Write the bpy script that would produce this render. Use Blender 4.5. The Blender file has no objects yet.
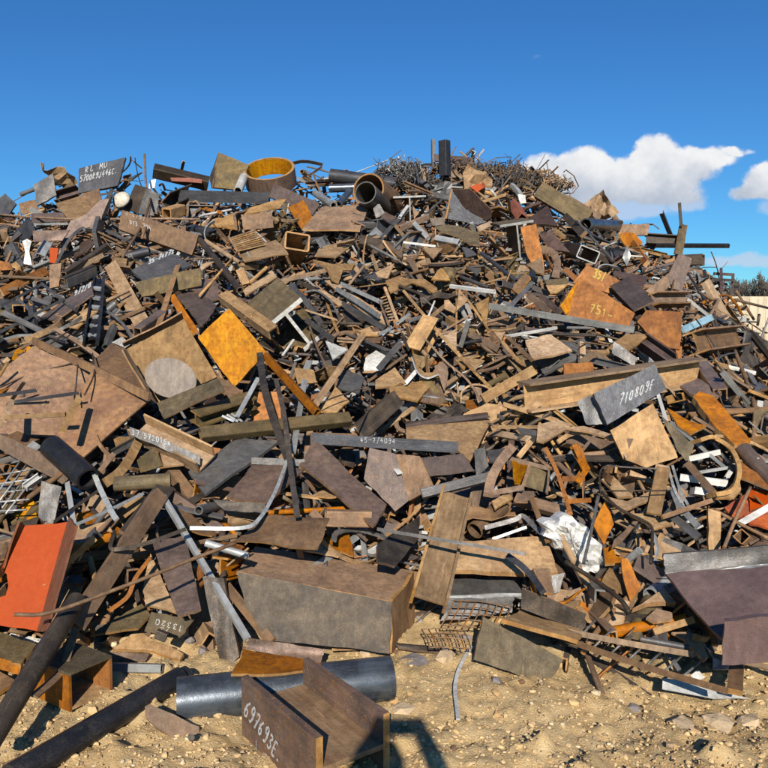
import bpy, math, random
import numpy as np
from mathutils import Vector, Matrix

# ------------------------------------------------------------------ camera, sky, sun, exposure
S = bpy.context.scene
COL = S.collection
RNG = random.Random(20)
EYE = Vector((0.0, 0.0, 1.6))
PITCH = math.atan(54 / 768)
FW = Vector((0, math.cos(PITCH), -math.sin(PITCH)))
UP = Vector((0, math.sin(PITCH), math.cos(PITCH)))
RT = Vector((1, 0, 0))


def ray(px, py):
    return FW + RT * ((px - 384) / 768) + UP * ((384 - py) / 768)


cam = bpy.data.cameras.new("camera")
cam.sensor_width = 36
cam.lens = 36
cam.clip_start = 0.02
cam.clip_end = 3000
cam_ob = bpy.data.objects.new("camera", cam)
cam_ob.location = EYE
cam_ob.rotation_euler = (math.pi / 2 - PITCH, 0, 0)
COL.objects.link(cam_ob)
S.camera = cam_ob

SUN_DIR = -ray(400, 724).normalized()          # towards the sun: behind the photographer
SUN_EL = math.asin(SUN_DIR.z)
SUN_AZ = math.atan2(SUN_DIR.x, SUN_DIR.y)

sun = bpy.data.lights.new("sun", 'SUN')
sun.energy = 5.0
sun.angle = math.radians(0.53)
sun.color = (1.0, 0.945, 0.86)
sun_ob = bpy.data.objects.new("sun", sun)
sun_ob.rotation_euler = SUN_DIR.to_track_quat('Z', 'Y').to_euler()
sun_ob.location = (0, -20, 20)
COL.objects.link(sun_ob)

S.view_settings.view_transform = 'Standard'
S.view_settings.look = 'None'
S.view_settings.exposure = 0.34
S.view_settings.gamma = 1.0
S.render.engine = 'CYCLES'
S.cycles.use_denoising = True
S.cycles.max_bounces = 4
S.cycles.diffuse_bounces = 1
S.cycles.glossy_bounces = 2


class NT:
    """tiny helper for node trees"""
    def __init__(self, tree):
        self.t = tree

    def n(self, typ, **kw):
        nd = self.t.nodes.new(typ)
        for k, v in kw.items():
            setattr(nd, k, v)
        return nd

    def put(self, sock, v):
        if hasattr(v, 'is_output') or isinstance(v, bpy.types.NodeSocket):
            self.t.links.new(v, sock)
        else:
            sock.default_value = v

    def math(self, op, a, b=0.0, c=0.0, clamp=False):
        nd = self.n('ShaderNodeMath', operation=op, use_clamp=clamp)
        for i, v in enumerate((a, b, c)):
            self.put(nd.inputs[i], v)
        return nd.outputs[0]

    def vmath(self, op, a, b=None):
        nd = self.n('ShaderNodeVectorMath', operation=op)
        self.put(nd.inputs[0], a)
        if b is not None:
            self.put(nd.inputs[1], b)
        return nd.outputs[0]

    def mix(self, f, a, b, blend='MIX'):
        nd = self.n('ShaderNodeMix', data_type='RGBA', blend_type=blend)
        self.put(nd.inputs[0], f)
        self.put(nd.inputs[6], a)
        self.put(nd.inputs[7], b)
        return nd.outputs[2]

    def noise(self, vec, scale, detail=4.0, rough=0.55, dist=0.0):
        nd = self.n('ShaderNodeTexNoise')
        self.put(nd.inputs['Vector'], vec)
        nd.inputs['Scale'].default_value = scale
        nd.inputs['Detail'].default_value = detail
        nd.inputs['Roughness'].default_value = rough
        nd.inputs['Distortion'].default_value = dist
        return nd.outputs['Fac']

    def ramp(self, f, lo, hi):
        nd = self.n('ShaderNodeMapRange', interpolation_type='SMOOTHSTEP')
        self.put(nd.inputs[0], f)
        nd.inputs[1].default_value = lo
        nd.inputs[2].default_value = hi
        return nd.outputs[0]


def make_world():
    w = bpy.data.worlds.new("World")
    S.world = w
    w.use_nodes = True
    t = w.node_tree
    t.nodes.clear()
    N = NT(t)
    sky = N.n('ShaderNodeTexSky', sky_type='NISHITA')
    sky.sun_disc = False
    sky.sun_elevation = SUN_EL
    sky.sun_rotation = SUN_AZ
    sky.air_density = 1.0
    sky.dust_density = 0.15
    sky.ozone_density = 3.0
    hs = N.n('ShaderNodeHueSaturation')
    hs.inputs['Hue'].default_value = 0.512
    hs.inputs['Saturation'].default_value = 1.12
    hs.inputs['Value'].default_value = 1.3
    t.links.new(sky.outputs[0], hs.inputs['Color'])
    blue = N.mix(1.0, hs.outputs[0], (.40, .90, 1.16, 1), 'MULTIPLY')
    # fair-weather cumulus, laid out by compass bearing and height above the horizon
    tc = N.n('ShaderNodeTexCoord')
    d = tc.outputs['Generated']
    sep = N.n('ShaderNodeSeparateXYZ')
    t.links.new(d, sep.inputs[0])
    ysafe = N.math('MAXIMUM', sep.outputs[1], 0.02)
    u = N.math('DIVIDE', sep.outputs[0], ysafe)
    v = N.math('DIVIDE', sep.outputs[2], ysafe)
    comb = N.n('ShaderNodeCombineXYZ')
    t.links.new(u, comb.inputs[0])
    t.links.new(v, comb.inputs[1])
    uv = comb.outputs[0]
    warp = N.n('ShaderNodeTexNoise')
    t.links.new(uv, warp.inputs['Vector'])
    warp.inputs['Scale'].default_value = 26
    warp.inputs['Detail'].default_value = 5
    wv = N.vmath('MULTIPLY', N.vmath('SUBTRACT', warp.outputs['Color'], (0.5, 0.5, 0.5)), (0.022, 0.018, 0))
    uvw = N.vmath('ADD', uv, wv)

    def field(puffs):
        tot = None
        for (px, py, rx, ry, a) in puffs:
            r = ray(px, py)
            cu, cv = r.x / r.y, r.z / r.y
            q = N.vmath('MULTIPLY', N.vmath('SUBTRACT', uvw, (cu, cv, 0)), (768 / rx, 768 / ry, 0))
            ln = N.n('ShaderNodeVectorMath', operation='DOT_PRODUCT')
            t.links.new(q, ln.inputs[0])
            t.links.new(q, ln.inputs[1])
            g = N.math('MULTIPLY', N.math('SUBTRACT', 1.0, ln.outputs['Value'], clamp=True), a)
            tot = g if tot is None else N.math('ADD', tot, g)
        return tot
    body = field([(548, 172, 32, 20, .9), (585, 166, 30, 22, .9), (612, 180, 42, 24, .9), (655, 156, 27, 26, 1.0),
                  (652, 178, 44, 30, 1.0), (690, 168, 34, 22, .8), (714, 157, 30, 12, .55), (738, 152, 16, 5, .35),
                  (668, 194, 44, 16, .5), (575, 190, 45, 18, .7), (764, 182, 24, 20, .9), (790, 180, 40, 26, .9),
                  (744, 193, 16, 9, .6)])
    wisp = field([(618, 211, 50, 14, .8), (590, 206, 46, 16, .7), (655, 206, 50, 14, .5), (690, 204, 22, 9, .45), (746, 260, 48, 9, .7),
                  (705, 262, 34, 6, .3), (768, 207, 20, 10, .5), (536, 59, 9, 3, .16)])
    fb = N.noise(uv, 34, 8, 0.6)
    fb2 = N.noise(uv, 11, 6, 0.55)
    a1 = N.ramp(N.math('ADD', body, N.math('MULTIPLY', N.math('SUBTRACT', fb, 0.5), N.math('MULTIPLY', N.ramp(body, 0.0, 0.25), 1.25))), 0.02, 0.52)
    a2 = N.math('MULTIPLY', N.ramp(N.math('ADD', wisp, N.math('MULTIPLY', N.math('SUBTRACT', fb, 0.5), N.math('MULTIPLY', N.ramp(wisp, 0.0, 0.2), 0.9))), 0.06, 0.6), 0.75)
    # cloud shading painted by height and noise: grey bases, white tops
    base_v = ray(640, 214).z / ray(640, 214).y
    hgt = N.math('DIVIDE', N.math('SUBTRACT', v, base_v), 62 / 768)
    lit = N.ramp(N.math('ADD', hgt, N.math('MULTIPLY', N.math('SUBTRACT', fb2, 0.5), 1.6)), 0.15, 0.85)
    lit = N.math('ADD', N.math('MULTIPLY', lit, 0.8), N.math('MULTIPLY', N.ramp(fb, 0.35, 0.7), 0.2))
    ccol = N.mix(lit, (6.0, 6.9, 8.4, 1), (12.6, 12.6, 12.7, 1))
    mask = N.ramp(sep.outputs[1], 0.05, 0.2)
    c1 = N.mix(N.math('MULTIPLY', a2, mask), blue, (7.4, 8.8, 11.0, 1))
    c2 = N.mix(N.math('MULTIPLY', a1, mask), c1, ccol)
    bg = N.n('ShaderNodeBackground')
    t.links.new(c2, bg.inputs[0])
    bg.inputs[1].default_value = 0.058
    out = N.n('ShaderNodeOutputWorld')
    t.links.new(bg.outputs[0], out.inputs[0])


make_world()

# ------------------------------------------------------------------ materials
MATS = {}



def steel(name, c1, c2, c3, rough=0.7, metal=0.0, bump=0.25, spots=0.5, dust=0.3, scale=6.0, streak=0.0, vary=(.6, .58), sat=(.85, .27), mott=1.0):
    """weathered steel: two broad tones, fine speckle, sandy dust in patches"""
    m = bpy.data.materials.new(name)
    m.use_nodes = True
    t = m.node_tree
    t.nodes.clear()
    N = NT(t)
    tc = N.n('ShaderNodeTexCoord')
    oi = N.n('ShaderNodeObjectInfo')
    off = N.n('ShaderNodeCombineXYZ')
    for k, f in enumerate((37.0, 91.0, 53.0)):
        t.links.new(N.math('MULTIPLY', oi.outputs['Random'], f), off.inputs[k])
    vec = N.vmath('ADD', tc.outputs['Object'], off.outputs[0])
    big = N.noise(vec, scale, 3, 0.62, 0.4)
    mid = N.noise(vec, scale * 5.5, 4, 0.68)
    fine = N.noise(vec, scale * 34, 2, 0.7)
    strk = N.noise(N.vmath('MULTIPLY', vec, (9.0, 14.0, 1.3)), 3.0, 2, 0.6)
    stain = N.noise(vec, scale * .55, 3, 0.65, 1.2)
    f1 = N.ramp(N.math('ADD', N.math('ADD', big, N.math('MULTIPLY', N.math('SUBTRACT', mid, 0.5), 0.9)), N.math('MULTIPLY', N.math('SUBTRACT', fine, 0.5), 0.5)), 0.36, 0.64)
    col = N.mix(f1, (*c1, 1), (*c2, 1))
    f2 = N.math('MULTIPLY', N.ramp(N.math('ADD', mid, N.math('MULTIPLY', N.math('SUBTRACT', fine, 0.5), 0.7)), 0.55, 0.72), spots)
    col = N.mix(f2, col, (*c3, 1))
    if streak:
        col = N.mix(N.math('MULTIPLY', N.ramp(strk, 0.5, 0.75), streak), col, (*c3, 1))
    # pale sandy dust that lies on everything in the yard, patchy
    dn = N.noise(vec, scale * 1.7, 4, 0.72)
    fd = N.math('MULTIPLY', N.ramp(N.math('ADD', dn, N.math('MULTIPLY', N.math('SUBTRACT', fine, 0.5), 0.9)), 0.46, 0.85), dust)
    col = N.mix(fd, col, (0.37, 0.265, 0.155, 1))
    # old run marks along the piece and broad soaked-in stains
    col = N.mix(1.0, col, N.math('ADD', 1 - .22 * mott, N.math('MULTIPLY', N.ramp(strk, .3, .7), .30 * mott)), 'MULTIPLY')
    col = N.mix(1.0, col, N.math('ADD', 1 - .20 * mott, N.math('MULTIPLY', N.ramp(stain, .34, .6), .26 * mott)), 'MULTIPLY')
    # scratches and drag marks, long and thin
    scr = N.noise(N.vmath('MULTIPLY', N.vmath('ADD', vec, (3.1, 1.7, 9.2)), (70.0, 16.0, 2.2)), 2.2, 2, 0.5, .6)
    col = N.mix(N.math('MULTIPLY', N.ramp(scr, .66, .72), .35 * mott), col, tuple(min(1, x * 1.7 + .05) for x in c1) + (1,))
    # every piece a little different
    hs = N.n('ShaderNodeHueSaturation')
    t.links.new(col, hs.inputs['Color'])
    t.links.new(N.math('ADD', vary[0], N.math('MULTIPLY', oi.outputs['Random'], vary[1])), hs.inputs['Value'])
    r2 = N.math('FRACT', N.math('MULTIPLY', oi.outputs['Random'], 17.31))
    t.links.new(N.math('ADD', sat[0], N.math('MULTIPLY', r2, sat[1])), hs.inputs['Saturation'])
    spk = N.math('ADD', 0.62, N.math('MULTIPLY', fine, 0.76))
    colf = N.mix(1.0, hs.outputs[0], spk, 'MULTIPLY')
    b = N.n('ShaderNodeBsdfPrincipled')
    t.links.new(colf, b.inputs['Base Color'])
    b.inputs['Metallic'].default_value = metal
    rr = N.math('ADD', rough - 0.12, N.math('MULTIPLY', mid, 0.24))
    t.links.new(rr, b.inputs['Roughness'])
    b.inputs['Specular IOR Level'].default_value = 0.22
    bp = N.n('ShaderNodeBump')
    bp.inputs['Strength'].default_value = bump
    bp.inputs['Distance'].default_value = 0.012
    t.links.new(N.math('ADD', N.math('MULTIPLY', mid, 0.7), N.math('MULTIPLY', fine, 0.3)), bp.inputs['Height'])
    t.links.new(bp.outputs[0], b.inputs['Normal'])
    o = N.n('ShaderNodeOutputMaterial')
    t.links.new(b.outputs[0], o.inputs[0])
    MATS[name] = m
    return m


steel('tan', (.43, .265, .125), (.32, .185, .085), (.21, .105, .045), dust=.45)
steel('brown', (.255, .148, .078), (.17, .102, .062), (.30, .15, .06), dust=.38)
steel('dark', (.088, .066, .048), (.055, .045, .037), (.15, .09, .045), rough=.5, metal=.3, dust=.25, spots=.45)
steel('grey', (.165, .158, .15), (.125, .118, .112), (.2, .135, .085), rough=.46, metal=.4, dust=.25, spots=.4)
steel('slate', (.085, .088, .098), (.068, .068, .076), (.14, .1, .075), rough=.45, metal=.35, dust=.15, spots=.3)
steel('purple', (.19, .128, .098), (.135, .094, .078), (.25, .14, .07), rough=.46, metal=.3, dust=.25, spots=.45)
steel('maroon', (.10, .06, .052), (.075, .05, .045), (.16, .08, .045), rough=.6, dust=.22)
steel('orange', (.38, .15, .04), (.27, .10, .03), (.16, .075, .035), dust=.16, bump=.35, spots=.65, sat=(1.0, .2))
steel('yellow', (.56, .24, .014), (.44, .16, .012), (.22, .09, .015), dust=.06, bump=.3, spots=.5, sat=(1.0, .12), vary=(.8, .3))
steel('olive', (.155, .108, .048), (.095, .07, .036), (.22, .12, .04), dust=.3)
steel('red', (.37, .066, .020), (.35, .060, .018), (.27, .05, .02), rough=.62, bump=.04, spots=.1, dust=.02, vary=(.92, .1), sat=(1.05, .05), mott=.15)
steel('red_edge', (.24, .08, .035), (.18, .07, .035), (.12, .06, .03), dust=.3)
steel('black', (.016, .017, .02), (.02, .02, .023), (.05, .045, .04), rough=.38, bump=.06, spots=.2, dust=.1)
steel('pipe', (.13, .15, .17), (.07, .08, .095), (.22, .22, .21), rough=.34, metal=.6, bump=.1, spots=.35, dust=.06, streak=.25)
steel('galv', (.46, .46, .43), (.37, .37, .35), (.29, .22, .15), rough=.42, metal=.4, bump=.1, spots=.4, dust=.25)
steel('white', (.64, .62, .57), (.56, .53, .47), (.40, .32, .22), rough=.6, bump=.12, spots=.2, dust=.12)
steel('blue', (.33, .52, .60), (.30, .48, .56), (.4, .4, .36), rough=.5, bump=.1, dust=.15)
steel('edge', (.42, .235, .09), (.36, .18, .06), (.24, .11, .04), dust=.4, bump=.4)
steel('plum', (.18, .108, .095), (.14, .088, .08), (.24, .14, .085), rough=.42, metal=.3, dust=.12, spots=.2, vary=(.9, .2), mott=.6)
steel('disc', (.22, .165, .12), (.17, .13, .10), (.3, .2, .12), rough=.5, dust=.3, vary=(.9, .1))
steel('rustsheet', (.30, .165, .085), (.215, .115, .068), (.15, .095, .08), rough=.7, dust=.35, vary=(.9, .2), scale=4)
steel('cream', (.56, .50, .38), (.48, .42, .31), (.34, .27, .18), rough=.6, dust=.3)
steel('sackcloth', (.74, .72, .67), (.68, .65, .59), (.5, .44, .36), rough=.9, bump=.35, spots=.35, dust=.2, scale=9, vary=(.95, .1))
steel('brown_scale', (.165, .10, .07), (.10, .07, .058), (.33, .16, .05), rough=.55, dust=.2, spots=.7, vary=(.95, .1))
steel('girder', (.105, .08, .055), (.065, .052, .04), (.17, .115, .06), rough=.6, dust=.3, spots=.4, vary=(.95, .1))
steel('bar_red', (.42, .12, .06), (.35, .10, .06), (.2, .09, .05), dust=.25)
EDGE = {'tan': 'edge', 'brown': 'edge', 'olive': 'edge', 'orange': 'edge', 'yellow': 'edge', 'purple': 'brown',
        'maroon': 'brown', 'dark': 'brown', 'girder': 'brown', 'brown_scale': 'edge', 'grey': 'grey', 'slate': 'grey', 'red': 'red_edge'}


def simple_mat(name, col, rough=.8, bump=0.0, scale=40.0, var=.25):
    m = bpy.data.materials.new(name)
    m.use_nodes = True
    t = m.node_tree
    N = NT(t)
    b = t.nodes['Principled BSDF']
    tc = N.n('ShaderNodeTexCoord')
    nz = N.noise(tc.outputs['Object'], scale, 5, .6)
    c = N.mix(nz, tuple(x * (1 - var) for x in col) + (1,), tuple(min(1, x * (1 + var)) for x in col) + (1,))
    t.links.new(c, b.inputs['Base Color'])
    b.inputs['Roughness'].default_value = rough
    if bump:
        bp = N.n('ShaderNodeBump')
        bp.inputs['Strength'].default_value = bump
        bp.inputs['Distance'].default_value = .02
        t.links.new(nz, bp.inputs['Height'])
        t.links.new(bp.outputs[0], b.inputs['Normal'])
    MATS[name] = m
    return m


def chalk_mat(name, col):
    m = bpy.data.materials.new(name)
    m.use_nodes = True
    t = m.node_tree
    N = NT(t)
    b = t.nodes['Principled BSDF']
    b.inputs['Base Color'].default_value = (*col, 1)
    b.inputs['Roughness'].default_value = .95
    geo = N.n('ShaderNodeNewGeometry')
    nz = N.noise(geo.outputs['Position'], 320, 3, .7)
    f = N.math('MULTIPLY', N.ramp(nz, .38, .6), .72)
    t.links.new(f, b.inputs['Alpha'])
    MATS[name] = m


chalk_mat('chalk', (.72, .72, .69))
chalk_mat('chalk_yellow', (.70, .55, .12))
simple_mat('rock', (.50, .36, .21), .9, .5, 30)
simple_mat('rock_grey', (.20, .17, .155), .9, .5, 30)
simple_mat('bark', (.12, .095, .07), .9, .3, 20)
simple_mat('cloth', (.06, .07, .1), .9)
simple_mat('skin', (.5, .3, .22), .6)
simple_mat('hair', (.04, .03, .02), .6)
simple_mat('phone', (.02, .02, .02), .3)


def sand_mat():
    m = bpy.data.materials.new('sand')
    m.use_nodes = True
    t = m.node_tree
    N = NT(t)
    b = t.nodes['Principled BSDF']
    geo = N.n('ShaderNodeNewGeometry')
    p = geo.outputs['Position']
    big = N.noise(p, 1.3, 5, .6)
    mid = N.noise(p, 14, 6, .65)
    fine = N.noise(p, 120, 4, .7)
    c = N.mix(N.ramp(big, .35, .65), (.60, .42, .205, 1), (.51, .34, .155, 1))
    c = N.mix(N.math('MULTIPLY', N.ramp(mid, .5, .68), .55), c, (.68, .51, .28, 1))
    c = N.mix(N.math('MULTIPLY', N.ramp(mid, .48, .3), .5), c, (.33, .20, .09, 1))
    # far off the yard is packed grey-brown earth
    sep = N.n('ShaderNodeSeparateXYZ')
    t.links.new(p, sep.inputs[0])
    c = N.mix(N.ramp(sep.outputs[1], 9, 30), c, (.24, .19, .12, 1))
    c = N.mix(1.0, c, N.math('ADD', .72, N.math('MULTIPLY', fine, .56)), 'MULTIPLY')
    t.links.new(c, b.inputs['Base Color'])
    b.inputs['Roughness'].default_value = .95
    b.inputs['Specular IOR Level'].default_value = .15
    bp = N.n('ShaderNodeBump')
    bp.inputs['Strength'].default_value = .7
    bp.inputs['Distance'].default_value = .02
    t.links.new(N.math('ADD', N.math('MULTIPLY', mid, .5), fine), bp.inputs['Height'])
    t.links.new(bp.outputs[0], b.inputs['Normal'])
    MATS['sand'] = m


sand_mat()


def attr_mat(name, dustiness):
    """colour per loose piece, read from the mesh attribute 'tone'"""
    m = bpy.data.materials.new(name)
    m.use_nodes = True
    t = m.node_tree
    N = NT(t)
    b = t.nodes['Principled BSDF']
    at = N.n('ShaderNodeAttribute', attribute_name='tone')
    geo = N.n('ShaderNodeNewGeometry')
    nz = N.noise(geo.outputs['Position'], 45, 5, .65)
    c = N.mix(1.0, at.outputs['Color'], N.math('ADD', .6, N.math('MULTIPLY', nz, .8)), 'MULTIPLY')
    t.links.new(c, b.inputs['Base Color'])
    b.inputs['Roughness'].default_value = .85
    MATS[name] = m


attr_mat('loose_scrap', .2)
attr_mat('pebbles', .2)


def wall_mat():
    m = bpy.data.materials.new('concrete')
    m.use_nodes = True
    t = m.node_tree
    N = NT(t)
    b = t.nodes['Principled BSDF']
    geo = N.n('ShaderNodeNewGeometry')
    p = geo.outputs['Position']
    st = N.noise(N.vmath('MULTIPLY', p, (3.0, 3.0, .35)), 1.6, 6, .7)
    n2 = N.noise(p, 7, 5, .6)
    c = N.mix(N.ramp(st, .4, .68), (.56, .47, .32, 1), (.37, .28, .17, 1))
    c = N.mix(N.math('MULTIPLY', n2, .4), c, (.48, .42, .32, 1))
    t.links.new(c, b.inputs['Base Color'])
    b.inputs['Roughness'].default_value = .9
    MATS['concrete'] = m


wall_mat()

# ------------------------------------------------------------------ the lie of the heap
CREST_Y = 12.0
_cx = [-16, -9, -6, -5, -4, -3, -2, -1, 0, .7, 1.3, 2.1, 2.8, 3.4, 4.1, 4.7, 5.2, 5.7, 6.4, 7.5, 9.0]
_cr = [228, 216, 212, 198, 186, 187, 184, 187, 180, 175, 177, 184, 206, 229, 242, 256, 280, 330, 365, 405, 440]
_cz = [1.6 + (330 - r) / 768 * CREST_Y for r in _cr]


def smooth_noise(x, y):
    return (math.sin(1.7 * x + 0.6 * y) * .5 + math.sin(2.9 * y - 1.1 * x + 1.3) * .35 + math.sin(4.3 * x + 3.1 * y + .7) * .2)


def heap_np(x, y):
    zc = np.interp(x, _cx, _cz)
    zc = np.maximum(zc, -.2)
    y0 = np.interp(x, [-8, -3.2, -2, -1, 0, .6, 1.0, 1.5, 3, 6, 9], [3.1, 3.2, 3.4, 3.75, 4.0, 4.0, 3.72, 3.55, 3.35, 3.5, 5])
    t = (y - y0) / (CREST_Y - y0)
    up = np.sign(t) * np.abs(t) ** 0.93
    z = zc * np.minimum(up, 1)
    z = np.where(y > CREST_Y + 1.5, zc - (y - CREST_Y - 1.5) * .7, z)
    z = z + np.where((t > .04) & (t < 1), .05 * np.sin(1.9 * x + .8 * y) + .04 * np.sin(3.1 * y - 1.3 * x), 0)
    fl = np.interp(x / np.maximum(y, .1), [.42, .455, .49, .56, .7], [1, .9, .76, .45, .2])   # the heap's far flank falls away
    z = z * (1 + (fl - 1) * np.clip((y - 5.2) / 2, 0, 1))
    return np.where(t < 0, 0, np.maximum(z, 0))


def heap(x, y):
    return float(heap_np(np.float64(x), np.float64(y)))


_ys = np.linspace(1.6, CREST_Y, 700)


def surf(px, py):
    """depth (metres along the viewing axis) at which this line of sight meets the ground or the heap"""
    r = ray(px, py)
    s = _ys / r.y
    x = s * r.x
    z = EYE.z + s * r.z
    hit = np.nonzero(z <= heap_np(x, _ys))[0]
    i = hit[0] if len(hit) else len(_ys) - 1
    return float(s[i])


def at(px, py, lift=0.0):
    r = ray(px, py)
    s = surf(px, py)
    return EYE + r * s - r.normalized() * lift


def project(p):
    d = Vector(p) - EYE
    z = d.dot(FW)
    return 384 + 768 * d.dot(RT) / z, 384 - 768 * d.dot(UP) / z, z


# ------------------------------------------------------------------ object helpers
CATEGORY = {}


def link(name, me, mat=None, parent=None, label=None, cat=None, group=None, kind=None):
    o = bpy.data.objects.new(name, me)
    COL.objects.link(o)
    if mat is not None and me is not None and not me.materials:
        me.materials.append(MATS[mat])
        if mat in EDGE:
            me.materials.append(MATS[EDGE[mat]])
    if parent is not None:
        o.parent = parent
    tag(o, label, cat, group, kind)
    return o


def tag(o, label=None, cat=None, group=None, kind=None):
    if label:
        o['label'] = label
    if cat:
        o['category'] = cat
    if group:
        o['group'] = group
    if kind:
        o['kind'] = kind


def cat_of(name):
    for k, c in (('plate', 'plate'), ('beam', 'beam'), ('channel', 'channel'), ('angle', 'angle iron'), ('pipe', 'pipe'),
                 ('tube', 'tube'), ('rod', 'rod'), ('strip', 'strip'), ('bar', 'bar'), ('ladder', 'ladder'), ('mesh', 'wire mesh'),
                 ('frame', 'frame'), ('rock', 'rock'), ('sheet', 'sheet'), ('bracket', 'bracket'), ('ring', 'ring'),
                 ('post', 'post'), ('tangle', 'wire tangle'), ('plank', 'plank')):
        if k in name:
            return c
    return name.split('_')[-1]


def new_mesh(name, verts, faces, mats=None, smooth=None):
    me = bpy.data.meshes.new(name)
    me.from_pydata([tuple(v) for v in verts], [], faces)
    if mats is not None:
        me.polygons.foreach_set('material_index', mats)
    if smooth is not None:
        me.polygons.foreach_set('use_smooth', smooth)
    me.update()
    return me


TS = {}
for k, x, y, w in (('A', 0, 140, 200), ('B', 190, 140, 200), ('C', 380, 130, 200), ('D', 568, 120, 200), ('E', 0, 330, 200),
                   ('F', 190, 330, 200), ('G', 380, 320, 200), ('H', 568, 310, 200), ('I', 0, 500, 200), ('J', 190, 500, 200),
                   ('K', 380, 490, 200), ('L', 568, 490, 200), ('M', 0, 618, 150), ('N', 140, 618, 150), ('O', 280, 618, 150),
                   ('P', 420, 568, 348), ('1', 370, 180, 120), ('2', 380, 280, 120), ('3', 480, 240, 120), ('4', 270, 250, 120),
                   ('5', 470, 420, 120), ('6', 560, 440, 120), ('7', 0, 200, 120), ('8', 100, 220, 120), ('0', 0, 0, 768)):
    TS[k] = (x, y, w / 768)


def tp(t, p):
    x, y, s = TS[t]
    return x + p[0] * s, y + p[1] * s


NORMALS = {'S': (0, -.45, .89), 'F': (0, -.95, .31), 'U': (0, -.22, .97), 'L': (-.55, -.72, .42), 'R': (.55, -.72, .42),
           'D': (0, -.85, -.52), 'SL': (-.4, -.5, .77), 'SR': (.4, -.5, .77), 'FL': (-.35, -.9, .25), 'FR': (.35, -.9, .25)}

ZBUF = np.full((768 + 240, 768 + 240), 1e9)   # nearest placed piece per pixel, with a 120 px margin


def raster(poly, depth):
    xs = np.array([p[0] for p in poly]) + 120
    ys = np.array([p[1] for p in poly]) + 120
    x0, x1 = int(max(0, xs.min())), int(min(1007, xs.max() + 1))
    y0, y1 = int(max(0, ys.min())), int(min(1007, ys.max() + 1))
    if x1 <= x0 or y1 <= y0:
        return
    gx, gy = np.meshgrid(np.arange(x0, x1) + .5, np.arange(y0, y1) + .5)
    ins = np.zeros(gx.shape, bool)
    n = len(xs)
    for i in range(n):
        j = (i + 1) % n
        c = ((ys[i] > gy) != (ys[j] > gy))
        with np.errstate(divide='ignore', invalid='ignore'):
            xx = (xs[j] - xs[i]) * (gy - ys[i]) / (ys[j] - ys[i]) + xs[i]
        ins ^= c & (gx < xx)
    sub = ZBUF[y0:y1, x0:x1]
    sub[ins] = np.minimum(sub[ins], depth)


def hull(pts):
    pts = sorted(set((round(a, 2), round(b, 2)) for a, b in pts))
    if len(pts) < 3:
        return pts

    def half(ps):
        h = []
        for p in ps:
            while len(h) > 1 and (h[-1][0] - h[-2][0]) * (p[1] - h[-2][1]) - (h[-1][1] - h[-2][1]) * (p[0] - h[-2][0]) <= 0:
                h.pop()
            h.append(p)
        return h[:-1]
    return half(pts) + half(pts[::-1])


def plate_mesh(pts, nrm, th, wob=.0045, warp=.009):
    """plate from 3-D corner points: wavering flame-cut edge, slightly sprung faces, real thickness"""
    nrm = nrm.normalized()
    c = sum(pts, Vector()) / len(pts)
    size = max((p - c).length for p in pts)
    rnd = RNG
    quad = len(pts) == 4 and size > .12
    V, Fc, mt, sm = [], [], [], []
    if quad:
        n = 7
        ph = [rnd.uniform(0, 6.28) for _ in range(4)]
        amp = warp * min(1.5, size / .3)

        def wv(i, j):
            s, t2 = i / (n - 1), j / (n - 1)
            p = (pts[0] * (1 - s) + pts[1] * s) * (1 - t2) + (pts[3] * (1 - s) + pts[2] * s) * t2
            e = (math.sin(3.1 * s + ph[0]) * math.cos(2.7 * t2 + ph[1]) + .4 * math.sin(7 * s + 5 * t2 + ph[2])) * amp
            q = p + nrm * e
            if i in (0, n - 1) or j in (0, n - 1):
                q = q + (p - c).normalized() * rnd.uniform(-wob, wob)
            return q - c
        g = [[wv(i, j) for i in range(n)] for j in range(n)]
        top = [g[j][i] for j in range(n) for i in range(n)]
        V += top
        V += [p - nrm * th for p in top]
        k = n * n
        for j in range(n - 1):
            for i in range(n - 1):
                a = j * n + i
                Fc.append((a, a + 1, a + n + 1, a + n))
                Fc.append((k + a, k + a + n, k + a + n + 1, k + a + 1))
                mt += [0, 0]
                sm += [True, True]
        ring = [i for i in range(n)] + [j * n + n - 1 for j in range(1, n)] + [(n - 1) * n + i for i in range(n - 2, -1, -1)] + [j * n for j in range(n - 2, 0, -1)]
        loop = [top[i] for i in ring]
    else:
        loop = []
        m = len(pts)
        for i in range(m):
            a, b = pts[i], pts[(i + 1) % m]
            d = (b - a)
            L = d.length
            seg = max(1, min(6, int(L / .05)))
            side = d.cross(nrm)
            side = side.normalized() if side.length > 1e-9 else Vector()
            for s in range(seg):
                q = a + d * (s / seg) - c
                if s:
                    q = q + side * rnd.uniform(-wob, wob)
                loop.append(q)
        k = len(loop)
        V += loop + [p - nrm * th for p in loop]
        Fc.append(tuple(range(k)))
        Fc.append(tuple(range(2 * k - 1, k - 1, -1)))
        mt += [0, 0]
        sm += [False, False]
    base = len(V)
    k = len(loop)
    V += loop + [p - nrm * th for p in loop]
    for i in range(k):
        j = (i + 1) % k
        Fc.append((base + i, base + k + i, base + k + j, base + j))
        mt.append(1)
        sm.append(False)
    return V, Fc, mt, sm, c


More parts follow.
